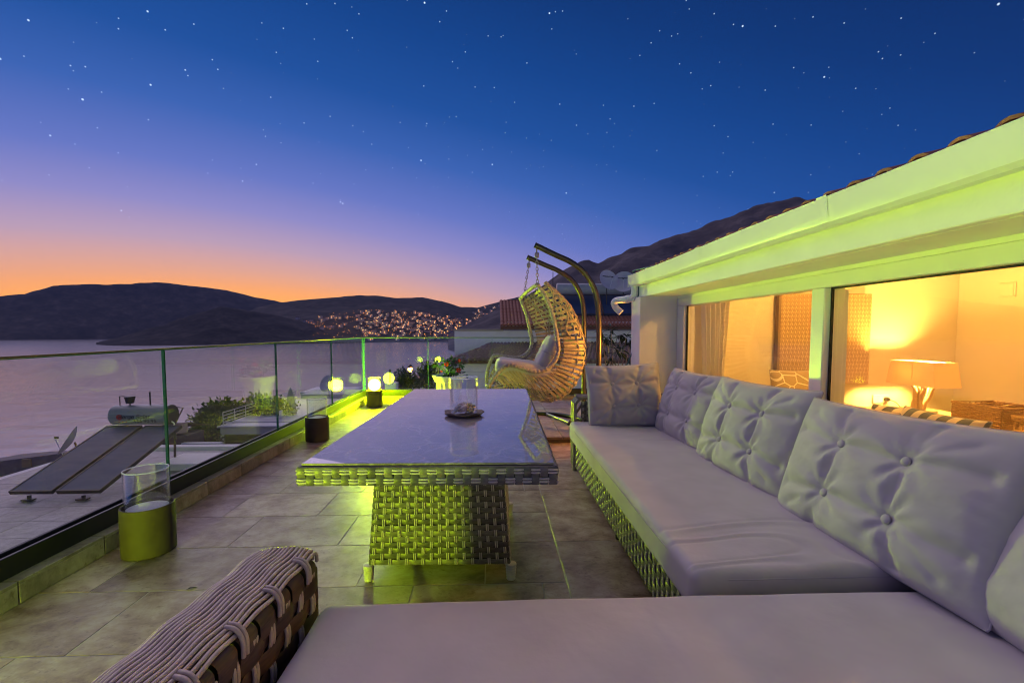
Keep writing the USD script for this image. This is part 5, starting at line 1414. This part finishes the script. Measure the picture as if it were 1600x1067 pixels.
# low white building with roof terrace
TZ2 = -5.4
nbh = thing("low_white_building", "low white neighbouring building with a railed roof terrace and wide dark window", "building", (-15, 34, TZ2))
y0 = 31.6
xa = float(at(344, 666, y=y0)[0]); xb = float(at(560, 666, y=y0)[0])
part("wall", MB().box(((xa + xb) / 2, y0 + 6, TZ2 - 2.2), (xb - xa, 12, 4.36)), M["white_paint"], nbh)
part("roof_slab", MB().box(((xa + xb) / 2, y0 + 6, TZ2 + .04), (xb - xa + .3, 12.3, .12), .02), M["white_upvc"], nbh)
wa, wb_ = at(353, 680, y=y0), at(420, 706, y=y0)
w_ = part("window", MB().box(((wa[0] + wb_[0]) / 2 + .6, y0 - .02, wa[2] - .9), (wb_[0] - wa[0] + 1.2, .08, 1.8)), pm("dark_window_glass", (.02, .022, .024), rough=.15), nbh)
part("frame", MB().box(((wa[0] + wb_[0]) / 2 + .6, y0 - .04, wa[2] + .03), (wb_[0] - wa[0] + 1.3, .1, .07)).box((wa[0] - .03, y0 - .04, wa[2] - .9), (.07, .1, 1.8)), M["alu"], w_)
railm = MB()
zt = TZ2 + 1.0
for z_ in (.25, .5, .75, 1.0):
    railm.tube([(xa + .15, y0 + .1, TZ2 + .1 + z_ * .9 - .0), (xa + .15, y0 + 11.5, TZ2 + .1 + z_ * .9)], .03, 5)
for z_ in (.25,):
    railm.tube([(xa + .15, y0 + .1, TZ2 + .1 + z_ * .9), (xb, y0 + .1, TZ2 + .1 + z_ * .9)], .045, 5)
for k in range(9):
    railm.tube([(xa + .15, y0 + .1 + k * 1.42, TZ2), (xa + .15, y0 + .1 + k * 1.42, zt)], .03, 5)
part("terrace_railing", railm, M["white_upvc"], nbh)
uw = at(455, 652, y=36)
um = thing("closed_parasol", "closed pale parasol standing on the white neighbour's roof terrace", "parasol", tuple(uw))
top_ = at(455, 606, y=36); H_ = top_[2] - uw[2]
part("canopy", MB().lathe([(.02, H_), (.10, H_ * .95), (.26, H_ * .72), (.36, H_ * .35), (.42, H_ * .12), (.38, H_ * .10), (.02, H_ * .3)], uw, 14), pm("pale_canvas", (.40, .38, .34), (.48, .46, .42), 3, .9), um, smooth=30)
part("pole", MB().tube([uw - [0, 0, .1], uw + [0, 0, H_ + .05]], .04, 8), M["alu"], um)
cw = at(444, 664, y=34)
gc = thing("garden_chair", "white garden chair on the neighbour's roof terrace below the parasol", "chair", tuple(cw))
part("seat", MB().box(cw + [0, 0, .45], (.5, .5, .05), .01), M["white_upvc"], gc); part("backrest", MB().box(cw + [-.22, 0, .8], (.05, .5, .6), .01), M["white_upvc"], gc)
for sx in (-.2, .2):
    for sy in (-.2, .2):
        part("leg", MB().box(cw + [sx, sy, .2], (.05, .05, .46)), M["white_upvc"], gc)
# pale block behind the parasol and a second small roof box with two flues
pb = thing("pale_roof_block", "pale flat roofed block behind the closed parasol", "building", (-14, 46, -5))
a, b = at(470, 616, y=46), at(560, 640, y=46)
part("wall", MB().box(((a + b) / 2 - [0, -2, 1.2]), (b[0] - a[0], 4, a[2] - b[2] + 2.4)), M["white_paint"], pb)
a, b = at(472, 612, y=48), at(545, 616, y=48)
part("roof_edge", MB().box(((a + b) / 2 - [0, -2, 0]), (b[0] - a[0] + .3, 4.3, .25), .03), M["white_upvc"], pb)
dish("satellite_dish", "round satellite dish on the pale block beyond the railing lanterns", at(513, 600, y=45), .85, -.5, .4)
fb = thing("chimney_box", "white chimney box with two thin flues beyond the far rail", "chimney", tuple(at(611, 608, y=13)))
a, b = at(603, 598, y=13), at(620, 612, y=13)
part("box", MB().box(((a + b) / 2), (b[0] - a[0], .3, a[2] - b[2]), .01), M["white_paint"], fb)
for px in (609.5, 614):
    p = at(px, 598, y=13); q_ = at(px, 577 if px < 612 else 584, y=13)
    part("flue", MB().tube([p, q_], .03 if px < 612 else .025, 8), M["alu"] if px < 612 else M["white_upvc"], fb)

# ------------------------------------------------------------------ neighbour's house behind the swing
HY = 24.0
hb = thing("tiled_neighbour_house", "white neighbouring house with two tiers of red tiled roof behind the hanging chair", "house", (3, HY, -3))
xa, xb = float(at(710, 517, y=HY)[0]), 11.5
zt_ = float(at(740, 517, y=HY)[2]); 
part("wall", MB().box(((xa + xb) / 2, HY + 4, (zt_ - 7) / 2), (xb - xa, 8, zt_ + 7)), M["white_paint"], hb)
part("coping", MB().box(((xa + float(at(785, 517, y=HY)[0])) / 2, HY + 4, zt_ + .05), (float(at(785, 517, y=HY)[0]) - xa + .1, 8.2, .10), .01), pm("beige_coping", (.42, .34, .26), rough=.8), hb)
def barrel_roof(name, p00, p10, p11, p01, pitch, mat, parent, amp=.06, rows=8):
    """p00-p10 is the eave, p01-p11 the ridge."""
    L = np.linalg.norm(p10 - p00); n = int(L / pitch); nu_ = n * 8 + 1; H = rows * 6 + 1
    u = np.linspace(0, 1, nu_)[:, None, None]; v = np.linspace(0, 1, H)[None, :, None]
    P = (p00 * (1 - u) + p10 * u) * (1 - v) + (p01 * (1 - u) + p11 * u) * v
    nn = np.cross(p10 - p00, p01 - p00); nn /= np.linalg.norm(nn)
    ph = u[..., 0] * n * 2 * PI
    o = amp * np.abs(np.sin(ph / 2)) ** .8 + .035 * (1 - ((v[..., 0] * rows) % 1)) + .012 * np.sin(np.floor(u[..., 0] * n) * 12.9 + np.floor(v[..., 0] * rows) * 7.7)
    P = P + nn * o[..., None]
    edge = P.copy(); e0 = P[:, 0] - nn * .10
    mb = MB().grid(P, flip=False); mb.grid(np.stack([e0, P[:, 0]], 1))
    return part(name, mb, mat, parent, smooth=40)
ev = zt_ + .02
ux0, ux1 = float(at(782, 500, y=HY - .4)[0]), 11.8
r_up = barrel_roof("roof", np.array([ux0, HY - .45, ev + .25]), np.array([ux1, HY - .45, ev + .25]), np.array([ux1, HY + 3.2, ev + 1.75]), np.array([ux0, HY + 3.2, ev + 1.75]), .19, M["terracotta"], hb)
part("eave_board", MB().box(((ux0 + ux1) / 2, HY - .35, ev + .14), (ux1 - ux0, .25, .16), .01), pm("eave_wood", (.16, .06, .03), rough=.7), hb)
part("gable", MB().box(((ux0 + ux1) / 2 + .1, HY + 1.6, ev + .25), (ux1 - ux0 - .3, 3.4, .40)), M["white_paint"], hb)
# lower roof with a hipped left end
ly0, ly1 = 20.5, 23.9
e0, e1 = at(702, 563, y=ly0), np.array([11.5, ly0, 0]); e1[2] = e0[2]
k0 = at(765, 537, y=ly1); k1 = np.array([11.5, ly1, k0[2]])
barrel_roof("roof", e0, e1, k1, k0, .21, M["old_tile"], hb, .07, 7)
part("roof_hip", MB().grid(np.array([[np.array([e0[0] - .1, ly1 + .8, e0[2]]), e0], [k0, k0]])), M["old_tile"], hb)
part("eave_board", MB().box(((e0[0] + 11.5) / 2, ly0 + .12, e0[2] - .09), (11.5 - e0[0], .2, .14), .01), pm("dark_eave_wood", (.13, .06, .035), rough=.7), hb)
part("lower_wall", MB().box(((e0[0] + .5 + 11.5) / 2, ly0 + 2.2, e0[2] - 3.6), (11.0 - e0[0], 3.6, 6.9)), M["white_paint"], hb)
part("string_course", MB().box(((e0[0] + .5 + 11.5) / 2, ly0 + .36, float(at(760, 586, y=ly0 + .4)[2])), (11.0 - e0[0], .10, .30), .02), M["white_upvc"], hb)
# its solar heater
h2 = thing("roof_solar_heater", "solar heater with grey tank on the red tiled roof behind the swing poles", "solar heater", (5, 25.5, 3))
a, b = at(869, 451, y=25.6), at(1000, 451, y=25.6)
v, f = MB().lathe([(.001, 0), (.26, .02), (.30, .06), (.30, b[0] - a[0])], (0, 0, 0), 28).get()
part("tank", (np.stack([v[:, 2], v[:, 1], v[:, 0]], -1) + a, f[:, ::-1]), pm("grey_tank", (.36, .37, .36), (.44, .45, .44), 2, .35), h2, smooth=40)
for (p, q2) in ((868, 934), (937, 984), (987, 1040)):
    c00, c10 = at(p + (0 if p < 900 else 7), 491, y=24.6), at(q2 + (8 if p < 900 else 4), 491, y=24.6); c01, c11 = at(p, 461, y=25.9), at(q2, 461, y=25.9)
    c01[0] = c00[0] + (c01[0] - c00[0]); nn = np.array([0, -.5, .85])
    part("solar_panel", MB().grid(np.array([[c00, c10], [c01, c11]])).grid(np.array([[c00 - nn * .08, c10 - nn * .08], [c00, c10]])), M["collector"], h2)
    part("panel_frame", MB().tube([c00, c10, c11, c01, c00], .035, 4), M["alu"], h2)
part("stand_frame", MB().tube([a + [.2, .2, 0], a + [.2, .3, -2.2]], .04, 6).tube([a + [2.4, .2, 0], a + [2.4, .3, -2.2]], .04, 6), M["alu"], h2)
dish("satellite_dish", "left white satellite dish with dark lettering on the neighbour's roof", at(949, 439, y=24.2), .56, .35, .35, 2.6, 3)
dish("satellite_dish", "right hand white satellite dish overlapping the first on the neighbour's roof", at(975, 442, y=24.6), .60, -.35, .35, 2.6, 3)
an = at(864, 425, y=24.5)
solo("antenna_rod", MB().tube([an, an - [0, 0, 2.2]], .02, 6), M["alu"], "thin antenna rod rising left of the roof tank", "antenna")

# ------------------------------------------------------------------ cable hanging at the house corner
cb = curve([at(1070, 404, x=1.40), at(1030, 414, x=1.36), (1.345, YR + .05, 1.80), at(991, 426, y=YR + .2), at(992, 440, y=YR + .2), at(998, 452, y=YR + .22), at(994, 475, y=YR + .25), at(991, 510, y=YR + .25), at(990, 540, y=YR + .25), at(984, 560, y=YR + .25), at(974, 580, y=YR + .2)], 60)
solo("cable", MB().tube(cb, .006, 6), pm("teal_cable", (.02, .12, .10), rough=.5), "thin teal cable running over the gutter and down the house corner", "cable", smooth=True)

# a dry leaf on the paving
lf = at(290, 921, z=.004); mbl = MB(); leaf(mbl, lf, np.array([.8, .6, 0.]), np.array([0, 0, 1.]), .05, .016, .1)
solo("dry_leaf", mbl, pm("dry_leaf_brown", (.035, .025, .015), rough=.8), "small dark dry leaf lying on the paving left of the near armrest", "leaf")
